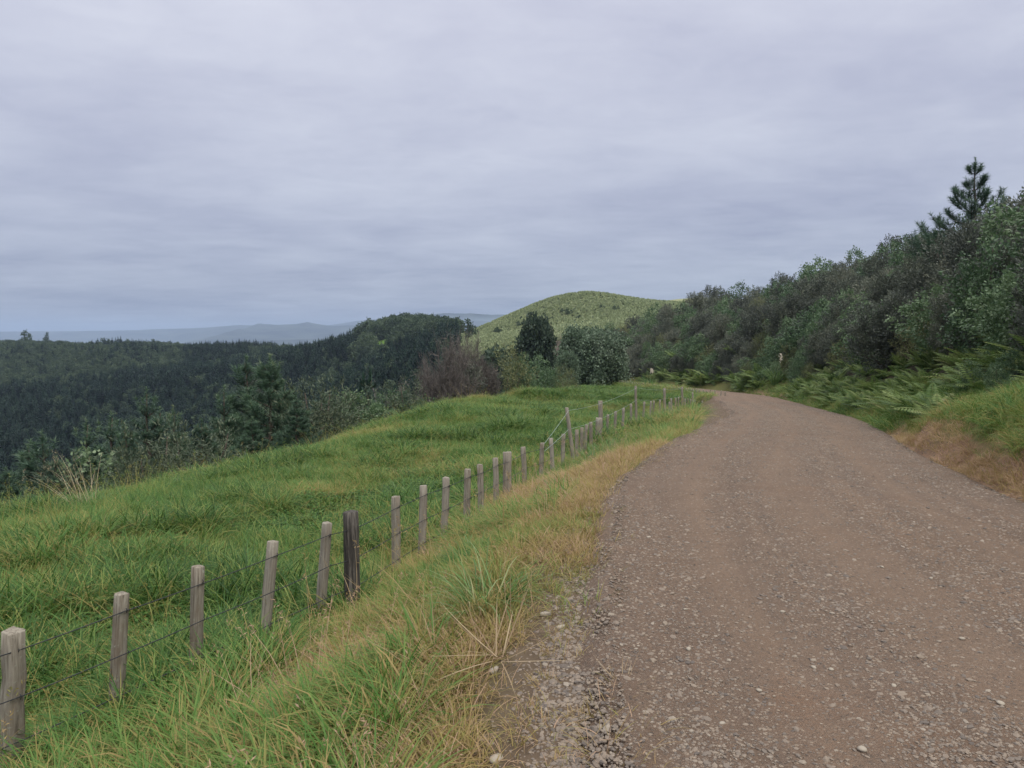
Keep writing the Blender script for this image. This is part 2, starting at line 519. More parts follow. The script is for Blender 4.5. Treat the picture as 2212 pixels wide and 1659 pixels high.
hc = C3((0.270, 0.315, 0.165)) + fbm(gx, gy, 40, 4, 61)[:, None] * C3((0.085, 0.030, 0.025)) + fbm(gx, gy, 7, 2, 62)[:, None] * C3((0.020, 0.02, 0.008))
col = col * (1 - hillm[:, None]) + hc * hillm[:, None]
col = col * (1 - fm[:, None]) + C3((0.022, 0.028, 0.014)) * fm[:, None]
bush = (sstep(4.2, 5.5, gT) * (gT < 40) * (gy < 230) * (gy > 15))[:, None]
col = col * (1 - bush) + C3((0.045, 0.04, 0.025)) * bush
col = col * (1 - glade[:, None]) + C3((0.13, 0.24, 0.045)) * glade[:, None]
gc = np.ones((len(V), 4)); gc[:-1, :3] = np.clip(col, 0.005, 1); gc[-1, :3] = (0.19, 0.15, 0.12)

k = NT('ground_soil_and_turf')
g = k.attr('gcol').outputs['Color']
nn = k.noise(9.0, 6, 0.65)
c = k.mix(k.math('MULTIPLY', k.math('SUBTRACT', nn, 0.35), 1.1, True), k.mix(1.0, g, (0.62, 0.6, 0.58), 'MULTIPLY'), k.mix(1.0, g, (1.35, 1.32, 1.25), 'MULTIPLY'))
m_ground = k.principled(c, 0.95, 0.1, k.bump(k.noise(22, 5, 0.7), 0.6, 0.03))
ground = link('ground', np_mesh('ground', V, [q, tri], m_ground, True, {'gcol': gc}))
tag(ground, 'grassy hillside, valley and hill slopes falling away from the road', 'ground', kind='structure')

# ------------------------------------------------------------------ gravel road
RD = catmull(road_pts[1:], 0.16)
keep = [0]
for i in range(1, len(RD)):
    y = RD[i, 1]
    st = 0.16 if -3 < y < 16 else (0.4 if y < 40 else 0.9)
    if np.linalg.norm(RD[i, :2] - RD[keep[-1], :2]) >= st: keep.append(i)
RD = RD[keep]
tg = np.gradient(RD[:, :2], axis=0); tg /= np.linalg.norm(tg, axis=1)[:, None]
tl = np.linspace(-2.42, 2.42, 49)
rs = np.concatenate([[0], np.cumsum(np.linalg.norm(np.diff(RD[:, :2], axis=0), axis=1))])
SS, TT = np.meshgrid(rs, tl, indexing='ij')
TTj = TT + np.where(np.abs(TT) > 2.1, 0.16 * fbm(SS, TT, 0.9, 3, 71), 0)
rx = RD[:, 0][:, None] + tg[:, 1][:, None] * TTj; ry = RD[:, 1][:, None] - tg[:, 0][:, None] * TTj
def track(t, s):
    """1 in the compacted wheel tracks"""
    w = 0.12 * np.sin(s * 0.35)
    return sum(np.exp(-((t - c + w) / 0.30) ** 2) for c in (-1.35, -0.15, 1.15))
rz = RD[:, 2][:, None] - 0.03 * np.abs(TT) / HW + 0.006 + 0.018 * (1 - track(TT, SS)) + 0.012 * fbm(rx, ry, 0.5, 3, 73) + 0.018 * fbm(rx, ry, 1.7, 2, 74)
rz = rz - 0.06 * sstep(2.2, 2.42, np.abs(TT))
rz = rz + 0.035 * np.exp(-((TT + 2.25) / 0.16) ** 2)
nA, nB = rx.shape
ri = np.arange(nA)[:, None] * nB + np.arange(nB)[None]
rq = np.stack([ri[:-1, :-1], ri[:-1, 1:], ri[1:, 1:], ri[1:, :-1]], -1).reshape(-1, 4)
k = NT('road_gravel')
co = k.coord()
tr = k.attr('track').outputs['Fac']
big = k.noise(0.55, 4, 0.6)
mid = k.noise(3.2, 5, 0.6)
base = k.mix(k.math('MULTIPLY', k.math('SUBTRACT', big, 0.3), 2.2, True), (0.140, 0.098, 0.070), (0.185, 0.143, 0.112))
cst = k.n('ShaderNodeCombineXYZ')
k.put(cst.inputs[0], k.math('MULTIPLY', k.attr('across').outputs['Fac'], 3.4)); k.put(cst.inputs[1], k.math('MULTIPLY', k.attr('along').outputs['Fac'], 0.16))
streak = k.noise(1.0, 5, 0.65, cst.outputs[0], 0.3)
base = k.mix(k.math('MULTIPLY', k.math('SUBTRACT', streak, 0.36), 3.4, True), k.mix(1.0, base, (0.80, 0.80, 0.83), 'MULTIPLY'), k.mix(1.0, base, (1.30, 1.24, 1.14), 'MULTIPLY'))
base = k.mix(k.math('MULTIPLY', tr, 0.50), base, (0.275, 0.205, 0.150))
base = k.mix(k.math('MULTIPLY', k.math('SUBTRACT', k.noise(0.9, 3, 0.6, dist=0.5), 0.58), 4.0, True), base, (0.225, 0.135, 0.082))
def vor(scale, feat='F1', rnd=1.0):
    x = k.n('ShaderNodeTexVoronoi', feature=feat)
    x.inputs['Scale'].default_value = scale; x.inputs['Randomness'].default_value = rnd
    k.t.links.new(co, x.inputs['Vector'])
    return x
v1, v2 = vor(38), vor(100)
sp1 = k.n('ShaderNodeSeparateColor'); k.t.links.new(v1.outputs['Color'], sp1.inputs[0])
sp2 = k.n('ShaderNodeSeparateColor'); k.t.links.new(v2.outputs['Color'], sp2.inputs[0])
st1 = k.ramp(sp1.outputs[0], [(0, (0.085, 0.078, 0.072)), (0.4, (0.19, 0.158, 0.130)), (0.75, (0.30, 0.245, 0.195)), (1.0, (0.50, 0.44, 0.36))])
st2 = k.ramp(sp2.outputs[0], [(0, (0.09, 0.08, 0.075)), (0.5, (0.19, 0.155, 0.13)), (1.0, (0.33, 0.28, 0.235))])
isst = k.math('MULTIPLY', k.math('GREATER_THAN', sp1.outputs[1], 0.28), k.math('LESS_THAN', v1.outputs['Distance'], 0.42))
base = k.mix(k.math('MULTIPLY', k.math('LESS_THAN', v2.outputs['Distance'], 0.5), 0.5), base, st2)
base = k.mix(k.math('MULTIPLY', isst, k.math('SUBTRACT', 0.85, k.math('MULTIPLY', tr, 0.40))), base, st1)
base = k.mix(k.math('MULTIPLY', k.math('SUBTRACT', k.noise(210, 3, 0.75), 0.42), 2.6, True), k.mix(1.0, base, (0.74, 0.70, 0.67), 'MULTIPLY'), k.mix(1.0, base, (1.22, 1.18, 1.14), 'MULTIPLY'))
base = k.mix(0.28, base, k.mix(mid, (0.085, 0.064, 0.050), (0.26, 0.205, 0.165)))
h = k.math('ADD', k.math('MULTIPLY', k.math('SUBTRACT', 0.5, v1.outputs['Distance']), isst), k.math('MULTIPLY', k.math('SUBTRACT', 0.5, v2.outputs['Distance']), 0.45))
m_road = k.principled(k.mix(1.0, base, (1.0, 0.965, 0.93), 'MULTIPLY'), 0.92, 0.15, k.bump(k.math('ADD', h, k.math('MULTIPLY', k.noise(160, 3, 0.7), 0.5)), 1.0, 0.018))
road = link('road', np_mesh('road', np.stack([rx, ry, rz], -1).reshape(-1, 3), [rq], m_road, True, {'track': np.clip(track(TT, SS) * (0.75 + 0.5 * fbm(SS, TT, 2.2, 3, 75)), 0, 1).ravel(), 'across': TT.ravel(), 'along': SS.ravel()}))
tag(road, 'brown gravel country road curving left out of sight', 'road', kind='structure')

# ------------------------------------------------------------------ far water and hills
k = NT('far_water')
m_water = k.principled((0.20, 0.24, 0.28), 0.25, 0.5)
wv = [(-9000, 1400, -146), (9000, 1400, -146), (9000, 13500, -146), (-9000, 13500, -146)]
tag(link('water', np_mesh('water', wv, [np.array([[0, 1, 2, 3]])], m_water)), 'pale strip of distant harbour water', 'water', kind='structure')
k = NT('far_land')
fl = k.noise(0.004, 6, 0.62)
m_far = k.principled(k.mix(k.math('MULTIPLY', k.math('SUBTRACT', fl, 0.38), 3.5, True), (0.016, 0.023, 0.028), (0.060, 0.073, 0.060)), 0.95, 0.1)
def ridge(name, label, d, prof, wid, base, amp, seed):
    us = np.arange(prof[0][0], prof[-1][0] + 1, 6.0)
    X0 = np.array([px(u, 713, d)[0] for u in us])
    zc = np.interp(us, [p[0] for p in prof], [px(p[0], p[1], d)[2] for p in prof])
    ys = np.linspace(-1, 1, 33)
    X, Y = np.meshgrid(X0, d + ys * wid, indexing='ij')
    cr = zc[:, None] + amp * 0.15 * fbm(X, Y * 0, 240, 4, seed)
    sh = np.clip(1 - np.abs(ys), 0, 1) ** 0.75
    Z = base + (cr - base) * sh[None] + amp * fbm(X, Y, wid * 0.35, 5, seed + 3) * (sh * (1 - sh) * 4)[None]
    Z = np.maximum(np.minimum(Z, cr), base - 5)
    n, m = X.shape
    ii = np.arange(n)[:, None] * m + np.arange(m)[None]
    qq = np.stack([ii[:-1, :-1], ii[1:, :-1], ii[1:, 1:], ii[:-1, 1:]], -1).reshape(-1, 4)
    tag(link(name, np_mesh(name, np.stack([X, Y, Z], -1).reshape(-1, 3), [qq], m_far, True)), label, 'hills', kind='structure')
ridge('hills', 'long low blue headland on the horizon', 9500, [(-700, 724), (0, 716), (180, 715), (300, 713), (420, 709), (520, 702), (640, 703), (760, 708), (900, 705), (1200, 706)], 1100, -150, 40, 80)
ridge('far_hills', 'hazy flat topped blue hills with one small peak', 7600, [(430, 745), (500, 722), (545, 704), (558, 699), (600, 702), (640, 699), (664, 695), (690, 700), (720, 704), (790, 702), (900, 694), (1000, 690), (1200, 700)], 1500, -150, 55, 90)
ridge('distant_hills', 'faintest blue range behind the wooded knoll', 11500, [(700, 704), (780, 693), (850, 686), (930, 679), (960, 677), (1020, 677), (1060, 680), (1110, 679), (1250, 684), (1400, 690)], 1300, -150, 60, 95)
ridge('low_hills', 'low wooded spit across the harbour', 5200, [(380, 752), (430, 744), (520, 738), (640, 733), (760, 730), (900, 728)], 500, -150, 12, 97)
# ------------------------------------------------------------------ placing things
def hit(u, v, d0=2.0, d1=900.0):
    """point of the ground seen at pixel (u, v)"""
    d = np.exp(np.linspace(math.log(d0), math.log(d1), 700))
    P = np.array([px(u, v, q) for q in d])
    below = np.where(P[:, 2] < land(P[:, 0], P[:, 1]))[0]
    return P[below[0]] if len(below) else P[-1]
def stand(u, vtop, d):
    """foot of something at depth d whose top shows at (u, vtop), and its height"""
    x, y, z = px(u, vtop, d)
    g = gz(x, y)
    return (x, y, g), z - g
def road_xy(s, t):
    p = np.array([np.interp(s, RS, RC[:, i]) for i in range(3)])
    q = np.array([np.interp(s + 0.5, RS, RC[:, i]) for i in range(3)])
    dx, dy = q[0] - p[0], q[1] - p[1]; n = math.hypot(dx, dy)
    return p[0] + dy / n * t, p[1] - dx / n * t
RS = np.concatenate([[0], np.cumsum(np.linalg.norm(np.diff(RC[:, :2], axis=0), axis=1))])

def scatter(name, protos, P, rot, scl, idx, dry, label, cat):
    """many small pieces as one object of stuff: geometry nodes put a piece on every vertex"""
    me = bpy.data.meshes.new(name)
    P = np.asarray(P, np.float32)
    me.vertices.add(len(P)); me.vertices.foreach_set('co', P.ravel())
    for an, dt, arr, key in (('rot', 'FLOAT_VECTOR', rot, 'vector'), ('scl', 'FLOAT_VECTOR', scl, 'vector'), ('dry', 'FLOAT', dry, 'value'), ('idx', 'INT', idx, 'value')):
        at = me.attributes.new(an, dt, 'POINT')
        at.data.foreach_set(key, np.ascontiguousarray(arr, np.int32 if dt == 'INT' else np.float32).ravel())
    o = link(name, me)
    ng = bpy.data.node_groups.new(name, 'GeometryNodeTree')
    ng.interface.new_socket('Geometry', in_out='INPUT', socket_type='NodeSocketGeometry')
    ng.interface.new_socket('Geometry', in_out='OUTPUT', socket_type='NodeSocketGeometry')
    N, L = ng.nodes, ng.links
    gi, go = N.new('NodeGroupInput'), N.new('NodeGroupOutput')
    jn = N.new('GeometryNodeJoinGeometry')
    def na(nm, dt):
        a = N.new('GeometryNodeInputNamedAttribute'); a.data_type = dt; a.inputs[0].default_value = nm
        return a.outputs[0]
    ar, asc, ai = na('rot', 'FLOAT_VECTOR'), na('scl', 'FLOAT_VECTOR'), na('idx', 'INT')
    for i, p in enumerate(protos):
        oi = N.new('GeometryNodeObjectInfo'); oi.inputs['Object'].default_value = p
        if 'As Instance' in oi.inputs: oi.inputs['As Instance'].default_value = True
        eq = N.new('FunctionNodeCompare'); eq.data_type = 'INT'; eq.operation = 'EQUAL'
        ii = [s for s in eq.inputs if s.type == 'INT']
        L.new(ai, ii[0]); ii[1].default_value = i
        ip = N.new('GeometryNodeInstanceOnPoints')
        L.new(gi.outputs[0], ip.inputs['Points']); L.new(eq.outputs[0], ip.inputs['Selection'])
        L.new(oi.outputs['Geometry'], ip.inputs['Instance'])
        L.new(ar, ip.inputs['Rotation']); L.new(asc, ip.inputs['Scale'])
        L.new(ip.outputs[0], jn.inputs[0])
    L.new(jn.outputs[0], go.inputs[0])
    md = o.modifiers.new('scatter', 'NODES'); md.node_group = ng
    return tag(o, label, cat, kind='stuff')
def proto(name, me):
    return bpy.data.objects.new(name, me)

# ------------------------------------------------------------------ materials of the plants
m_grass = foliage('grass_blades', [(0.0, (0.022, 0.066, 0.010)), (0.25, (0.080, 0.180, 0.032)), (0.45, (0.178, 0.250, 0.058)), (0.62, (0.285, 0.240, 0.072)), (0.80, (0.350, 0.250, 0.105)), (1.0, (0.440, 0.295, 0.195))], 0.35, 0.55, 0.3, 0.72, 'dry', 0.52)
m_tuss = foliage('cocksfoot_blades', [(0.0, (0.034, 0.092, 0.020)), (0.6, (0.105, 0.210, 0.048)), (0.86, (0.22, 0.29, 0.115)), (1.0, (0.32, 0.25, 0.12))], 0.3, 0.45, 0.4, 0.2)
m_straw = foliage('dry_straw', [(0.0, (0.18, 0.12, 0.075)), (0.6, (0.33, 0.25, 0.15)), (1.0, (0.46, 0.37, 0.25))], 0.2, 0.7, 0.2, 0.2)
m_manuka = foliage('manuka_leaves', [(0.0, (0.046, 0.056, 0.048)), (0.35, (0.080, 0.091, 0.072)), (0.6, (0.106, 0.123, 0.088)), (1.0, (0.195, 0.200, 0.145))], 0.25, 0.6, 0.45, 0.45)
m_olive = foliage('olive_leaves', [(0.0, (0.048, 0.058, 0.029)), (0.5, (0.128, 0.147, 0.061)), (1.0, (0.264, 0.264, 0.115))], 0.25, 0.6, 0.45, 0.4)
m_broad = foliage('broad_leaves', [(0.0, (0.038, 0.070, 0.038)), (0.4, (0.072, 0.128, 0.058)), (0.75, (0.125, 0.190, 0.090)), (1.0, (0.21, 0.27, 0.15))], 0.25, 0.5, 0.4, 0.4)
m_bright = foliage('bright_leaves', [(0.0, (0.030, 0.062, 0.020)), (0.5, (0.080, 0.145, 0.045)), (1.0, (0.17, 0.25, 0.085))], 0.35, 0.5, 0.5, 0.3)
m_gorse = foliage('gorse_spines', [(0.0, (0.030, 0.045, 0.028)), (0.5, (0.070, 0.095, 0.058)), (1.0, (0.15, 0.165, 0.095))], 0.2, 0.6, 0.3, 0.2)
m_fern = foliage('fern_fronds', [(0.0, (0.026, 0.054, 0.014)), (0.45, (0.092, 0.158, 0.038)), (0.8, (0.200, 0.265, 0.078)), (1.0, (0.30, 0.29, 0.14))], 0.35, 0.55, 0.3, 0.3)
m_pine = foliage('pine_needles', [(0.0, (0.018, 0.042, 0.028)), (0.5, (0.054, 0.108, 0.062)), (0.85, (0.115, 0.185, 0.095)), (1.0, (0.28, 0.30, 0.16))], 0.22, 0.5, 0.45, 0.25)
m_dark = foliage('dark_conifer', [(0.0, (0.014, 0.028, 0.020)), (0.6, (0.034, 0.059, 0.036)), (1.0, (0.077, 0.105, 0.059))], 0.2, 0.6, 0.4, 0.2)
m_greyleaf = foliage('grey_green_leaves', [(0.0, (0.060, 0.094, 0.058)), (0.5, (0.118, 0.172, 0.105)), (1.0, (0.23, 0.27, 0.20))], 0.2, 0.55, 0.35, 0.3)
m_twig = foliage('bare_twigs', [(0.0, (0.060, 0.053, 0.049)), (0.6, (0.125, 0.111, 0.100)), (1.0, (0.215, 0.190, 0.168))], 0.1, 0.8, 0.2, 0.3)
m_pale = foliage('pale_bare_twigs', [(0.0, (0.11, 0.095, 0.085)), (1.0, (0.34, 0.29, 0.25))], 0.1, 0.8, 0.1, 0.3)
m_forest = foliage('plantation_needles', [(0.0, (0.006, 0.018, 0.013)), (0.5, (0.014, 0.036, 0.023)), (0.85, (0.028, 0.060, 0.036)), (1.0, (0.068, 0.102, 0.058))], 0.15, 0.6, 0.2, 0.6)
m_wood_f = foliage('far_canopy_leaves', [(0.0, (0.022, 0.041, 0.024)), (0.5, (0.048, 0.079, 0.041)), (1.0, (0.102, 0.138, 0.070))], 0.2, 0.6, 0.3, 0.55)
k = NT('bark'); m_bark = k.principled(k.mix(k.noise(14, 5, 0.7, stretch=(1, 1, 0.25)), (0.030, 0.024, 0.020), (0.14, 0.11, 0.09)), 0.9, 0.1)
k = NT('pale_bark'); m_pbark = k.principled(k.mix(k.noise(14, 5, 0.7, stretch=(1, 1, 0.25)), (0.16, 0.14, 0.12), (0.42, 0.37, 0.32)), 0.9, 0.1)

# ------------------------------------------------------------------ shape makers
def add_blades(mb, n, L, W, spread, lean, droop, z0=0.0, az=None, lv=(0, .3, .6, .82, 1.0), base=None, rr=None):
    """grass blades bending over under their own weight"""
    a = rng.uniform(0, 2 * math.pi, n) if az is None else az[0] + rng.normal(size=n) * az[1]
    ln = rng.uniform(L[0], L[1], n)
    th0 = rng.uniform(lean[0], lean[1], n); dr = rng.uniform(droop[0], droop[1], n)
    if base is None:
        rb = spread * np.sqrt(rng.uniform(0, 1, n)); ab = a + rng.normal(size=n) * 0.9
        B = np.stack([rb * np.cos(ab), rb * np.sin(ab), np.full(n, z0)], 1)
    else: B = base
    H = np.stack([np.cos(a), np.sin(a), np.zeros(n)], 1)
    S = np.stack([-np.sin(a), np.cos(a), np.zeros(n)], 1)
    tw = rng.normal(size=n) * 0.5
    S = S * np.cos(tw)[:, None] + H * np.sin(tw)[:, None]
    w = rng.uniform(W[0], W[1], n) * 0.5
    P = B.copy(); lvls = []
    pr = (0.85, 1.0, 0.85, 0.5, 0.06)
    for i, s in enumerate(lv):
        if i:
            ds = (s - lv[i - 1]) * ln
            th = th0 + dr * (s + lv[i - 1]) / 2
            P = P + (np.sin(th)[:, None] * H + np.cos(th)[:, None] * np.array([0, 0, 1.0])) * ds[:, None]
        ww = (w * pr[min(i, 4)])[:, None] * S
        lvls += [P - ww, P + ww]
    V = np.stack(lvls, 1)
    m = len(lv) * 2
    qs = np.array([(2 * i, 2 * i + 1, 2 * i + 3, 2 * i + 2) for i in range(len(lv) - 1)])
    Q = (np.arange(n)[:, None, None] * m + qs[None]).reshape(-1, 4)
    rv = rng.uniform(0, 1, n) if rr is None else rr
    mb.add(V.reshape(-1, 3), Q, None, np.repeat(rv, m))
    return P
def add_stalks(mb, n, L, spread, lean, droop, head=0.10, w=(0.004, 0.006), az=None, rr=None):
    P = add_blades(mb, n, L, w, spread, lean, droop, az=az, rr=rr if rr is not None else rng.uniform(0.75, 1.0, n))
    C = np.repeat(P, 7, 0) + rng.normal(size=(n * 7, 3)) * np.array([0.012, 0.012, 0.0]) - np.array([0, 0, 1.0]) * np.tile(np.linspace(0, head, 7), n)[:, None] * 0.6
    U = unit(n * 7, 1.5) * head * 0.33
    mb.cards(C, U, perp(U) * 0.0038, np.repeat(rng.uniform(0.75, 0.95, n), 7))

def crown_lobes(h, w, n, z0=0.15, top=1.0):
    """overlapping lobes that fill a crown of height h and width w"""
    out = []
    for i in range(n):
        f = (i + 0.5) / n
        z = h * (z0 + (top - z0) * f) * rng.uniform(0.85, 1.0)
        rad = w * 0.5 * (1 - 0.75 * max(0, (z / h - 0.35)) ** 1.3)
        a = rng.uniform(0, 6.28); q = rad * rng.uniform(0.25, 0.75)
        rr = w * rng.uniform(0.20, 0.32) * (1.1 - 0.45 * f)
        z = min(z, h - rr * 0.8)
        out.append((q * math.cos(a), q * math.sin(a), z, rr))
    return np.array(out)
def dome_lobes(h, w, n):
    out = []
    for i in range(n):
        f = (i + 0.5) / n; a = i * 2.399 + rng.uniform(-.4, .4)
        z = h * (0.16 + 0.72 * f); rad = w * 0.5 * math.sqrt(max(0.05, 1 - ((z / h - 0.38) / 0.64) ** 2))
        rr = w * rng.uniform(0.20, 0.28)
        q = max(0.0, rad - rr * rng.uniform(0.5, 0.9))
        out.append((q * math.cos(a), q * math.sin(a), min(z, h - rr), rr))
    return np.array(out)
def leafcloud(mb, lobes, ncl, per, L, Wd, clump, axis=0.0, up=0.4, outw=0.8, flat=1.0):
    """leaf clumps over the lobes: light and dark by clump, gaps between"""
    li = rng.choice(len(lobes), ncl, p=lobes[:, 3] ** 2 / (lobes[:, 3] ** 2).sum())
    D = unit(ncl, 0.35)
    C = lobes[li, :3] + D * lobes[li, 3:4] * rng.uniform(0.55, 1.08, ncl)[:, None] * np.array([1, 1, flat])
    ax = D * outw + np.array([0, 0, up * 1.4]); ax /= np.linalg.norm(ax, axis=1)[:, None]
    cr = rng.uniform(0, 1, ncl)
    I = np.repeat(np.arange(ncl), per)
    n = len(I)
    tt = rng.uniform(-0.3, 1, n)
    Pp = C[I] + rng.normal(size=(n, 3)) * clump * (1 - 0.5 * np.clip(tt, 0, 1))[:, None] + ax[I] * (axis * tt)[:, None]
    U = D[I] * outw + unit(n) * 0.9 + np.array([0, 0, up]); U /= np.linalg.norm(U, axis=1)[:, None]
    U = U * rng.uniform(L[0], L[1], n)[:, None]
    Wv = perp(U) * rng.uniform(Wd[0], Wd[1], n)[:, None]
    mb.cards(Pp, U, Wv, np.clip(0.74 * cr[I] + 0.26 * rng.uniform(0, 1, n), 0, 1))
    return C
def stems(mb, C, k, r0, base=0.12, sag=0.15):
    """tapering limbs from the ground to k of the clump centres"""
    for i in rng.choice(len(C), min(k, len(C)), replace=False):
        e = C[i]; b = np.array([*(rng.normal(size=2) * base), -0.25])
        t = np.linspace(0, 1, 6)[:, None]
        P = b + (e - b) * t
        P[:, :2] = b[:2] + (e[:2] - b[:2]) * t ** 1.5
        P[1:-1] += rng.normal(size=(4, 3)) * sag * 0.3
        mb.tube(P, np.linspace(r0, r0 * 0.2, 6), 5)
def fronds(mb, n, L, tilt, droop, pin, pairs=15, base=(0, 0, 0), az0=0, spread=6.28, wf=0.16):
    """fern fronds: an arching midrib with narrow leaflets on both sides"""
    for i in range(n):
        a = az0 + spread * (i + rng.uniform(-.35, .35)) / n
        ln = rng.uniform(L[0], L[1]); th0 = rng.uniform(*tilt); dr = rng.uniform(*droop)
        s = np.linspace(0, 1, pairs + 1)
        th = th0 + dr * s
        ds = ln / pairs
        dirs = np.stack([np.sin(th) * math.cos(a), np.sin(th) * math.sin(a), np.cos(th)], 1)
        P = np.array(base) + np.vstack([[0, 0, 0], np.cumsum(dirs[:-1] * ds, 0)])
        side = np.array([-math.sin(a), math.cos(a), 0])
        prof = np.sin(np.clip(s * 0.86 + 0.14, 0, 1) * math.pi) ** 0.7 * pin
        rv = rng.uniform(0, 1)
        for sg in (1, -1):
            U = side[None] * sg * prof[:, None] + dirs * (prof * 0.45)[:, None] - np.array([0, 0, 1]) * (prof * 0.22)[:, None]
            mb.cards(P, U, dirs * ds * 0.42, np.clip(rv + rng.normal(size=len(P)) * 0.08, 0, 1))
        mb.tube(P[::3], 0.008, 3, False, 0.9)
def pine_mesh(h, w, seed, nb=6, gap=0.52, need=(0.13, 0.2), dens=70, nw=0.013, bare=0.06):
    """young pine: whorls of limbs that sweep up at the tips, bottle-brush needles, pale leader"""
    global rng
    keep = rng; rng = np.random.default_rng(seed)
    wood, fol = MB(), MB()
    tp = np.array([(rng.normal() * 0.03, rng.normal() * 0.03, z) for z in np.linspace(-0.3, h * 0.97, 9)])
    wood.tube(tp, np.linspace(0.016 * h, 0.006, 9), 7)
    def brush(P, dn, ln=1.0, tip=0.0):
        seg = np.linalg.norm(np.diff(P, axis=0), axis=1); tot = seg.sum()
        n = max(8, int(tot * dn)); cs = np.concatenate([[0], np.cumsum(seg)]) / tot
        t = rng.uniform(0.05, 1, n) ** 0.85
        C = np.stack([np.interp(t, cs, P[:, j]) for j in range(3)], 1)
        T = np.stack([np.interp(np.minimum(t + .05, 1), cs, P[:, j]) - np.interp(np.maximum(t - .05, 0), cs, P[:, j]) for j in range(3)], 1)
        T /= np.linalg.norm(T, axis=1)[:, None] + 1e-9
        U = T * 0.75 + unit(n) * 0.75; U /= np.linalg.norm(U, axis=1)[:, None]
        U *= (rng.uniform(need[0], need[1], n) * ln)[:, None]
        fol.needles(C, U, perp(U) * nw * 0.5, np.clip(0.15 + 0.5 * t + rng.normal(size=n) * 0.16 + tip, 0, 1))
    z = h * bare + 0.15
    while z < h * 0.93:
        f = z / h
        rad = w * 0.5 * ((1 - f) ** 1.15 * 1.05 + 0.05) * (0.75 if f < 0.15 else 1)
        k0 = rng.uniform(0, 6.28)
        for j in range(nb):
            a = k0 + 6.28 * j / nb + rng.normal() * 0.25
            ln = rad * rng.uniform(0.75, 1.25) * 1.15
            el0 = R(12) + f * R(38); t = np.linspace(0, 1, 7)
            el = el0 + (R(62) - el0 * 0.3) * t ** 1.6
            d = np.stack([np.cos(el) * math.cos(a), np.cos(el) * math.sin(a), np.sin(el)], 1)
            P = np.array([0, 0, z]) + np.vstack([[0, 0, 0], np.cumsum(d[:-1] * ln / 6, 0)])
            wood.tube(P, np.linspace(0.012 + 0.008 * ln, 0.004, 7), 4, False)
            brush(P[1:], dens)
            for s in (2, 3, 4):
                if ln > 0.5 and rng.uniform() < 0.8:
                    for sg in (1, -1):
                        a2 = a + sg * rng.uniform(0.5, 1.0); l2 = ln * rng.uniform(0.25, 0.42)
                        e2 = el[s] + np.linspace(0.05, 0.7, 4)
                        d2 = np.stack([np.cos(e2) * math.cos(a2), np.cos(e2) * math.sin(a2), np.sin(e2)], 1)
                        brush(P[s] + np.vstack([[0, 0, 0], np.cumsum(d2[:-1] * l2 / 3, 0)]), dens)
        z += gap * rng.uniform(0.8, 1.2) * (0.75 + 0.5 * f) * h / 8
    brush(np.array([[0, 0, h * 0.78], [0, 0, h * 0.9], [0, 0, h * 0.965]]), dens * 1.1)
    brush(np.array([[0, 0, h * 0.94], [0, 0, h]]), dens * 1.6, 0.5, 0.35)
    for j in range(4):
        a = 1.6 * j + rng.uniform(0, 1)
        b = np.array([0, 0, h * 0.88]); e = b + np.array([math.cos(a) * 0.035 * h, math.sin(a) * 0.035 * h, 0.07 * h])
        brush(np.array([b, (b + e) / 2 + np.array([math.cos(a), math.sin(a), -1]) * 0.01 * h, e]), dens, 0.8, 0.2)
    r = (wood.mesh('pine_trunk', m_bark, True), fol.mesh('pine_crown', m_pine))
    rng = keep
    return r
def twig_shrub(h, w, seed, n=26, mat=None, fine=26):
    """leafless many-stemmed shrub: stems fan out, twigs to the tips"""
    global rng
    keep = rng; rng = np.random.default_rng(seed)
    wood, tw = MB(), MB()
    for i in range(n):
        a = rng.uniform(0, 6.28); e = np.array([math.cos(a), math.sin(a), 0]) * w * 0.5 * math.sqrt(rng.uniform(0.0, 1)) 
        e[2] = h * rng.uniform(0.62, 1.0) * (1 - 0.35 * (np.hypot(e[0], e[1]) / (w * 0.5)) ** 2)
        b = np.array([e[0] * 0.12, e[1] * 0.12, -0.2])
        t = np.linspace(0, 1, 7)[:, None]
        P = b + (e - b) * t; P[:, :2] = b[:2] + (e[:2] - b[:2]) * t ** 1.35
        P[1:-1] += rng.normal(size=(5, 3)) * 0.03 * h * 0.3
        wood.tube(P, np.linspace(0.011 * h, 0.004, 7), 5)
        m = fine
        tt = rng.uniform(0.12, 1, m)
        C = np.stack([np.interp(tt, t[:, 0], P[:, j]) for j in range(3)], 1)
        U = unit(m, 0.9) + np.array([math.cos(a), math.sin(a), 0]) * 0.25; U /= np.linalg.norm(U, axis=1)[:, None]
        U *= (h * rng.uniform(0.07, 0.17, m))[:, None]
        tw.needles(C, U, perp(U) * 0.0035 * h * 0.8, rng.uniform(0, 1, m))
        C2 = np.repeat(C + U * 0.45, 4, 0) + np.repeat(U, 4, 0) * rng.uniform(-0.3, 0.4, (m * 4, 1))
        U2 = unit(m * 4, 0.8) * (h * rng.uniform(0.03, 0.085, m * 4))[:, None] + np.repeat(U, 4, 0) * 0.25
        tw.needles(C2, U2, perp(U2) * 0.002 * h, rng.uniform(0, 1, m * 4))
    r = (wood.mesh('stems', m_bark if mat is not m_pale else m_pbark, True), tw.mesh('twigs', mat or m_twig))
    rng = keep
    return r

def plant(name, label, cat, parts, loc, rz=0.0, s=1.0, group=None):
    """parts: [(part name, mesh), ...]; meshes are shared between plants of a kind"""
    t = thing(name, label, cat, loc, rz, s, group)
    for pn, me in parts:
        link(pn, me, t)
    return t

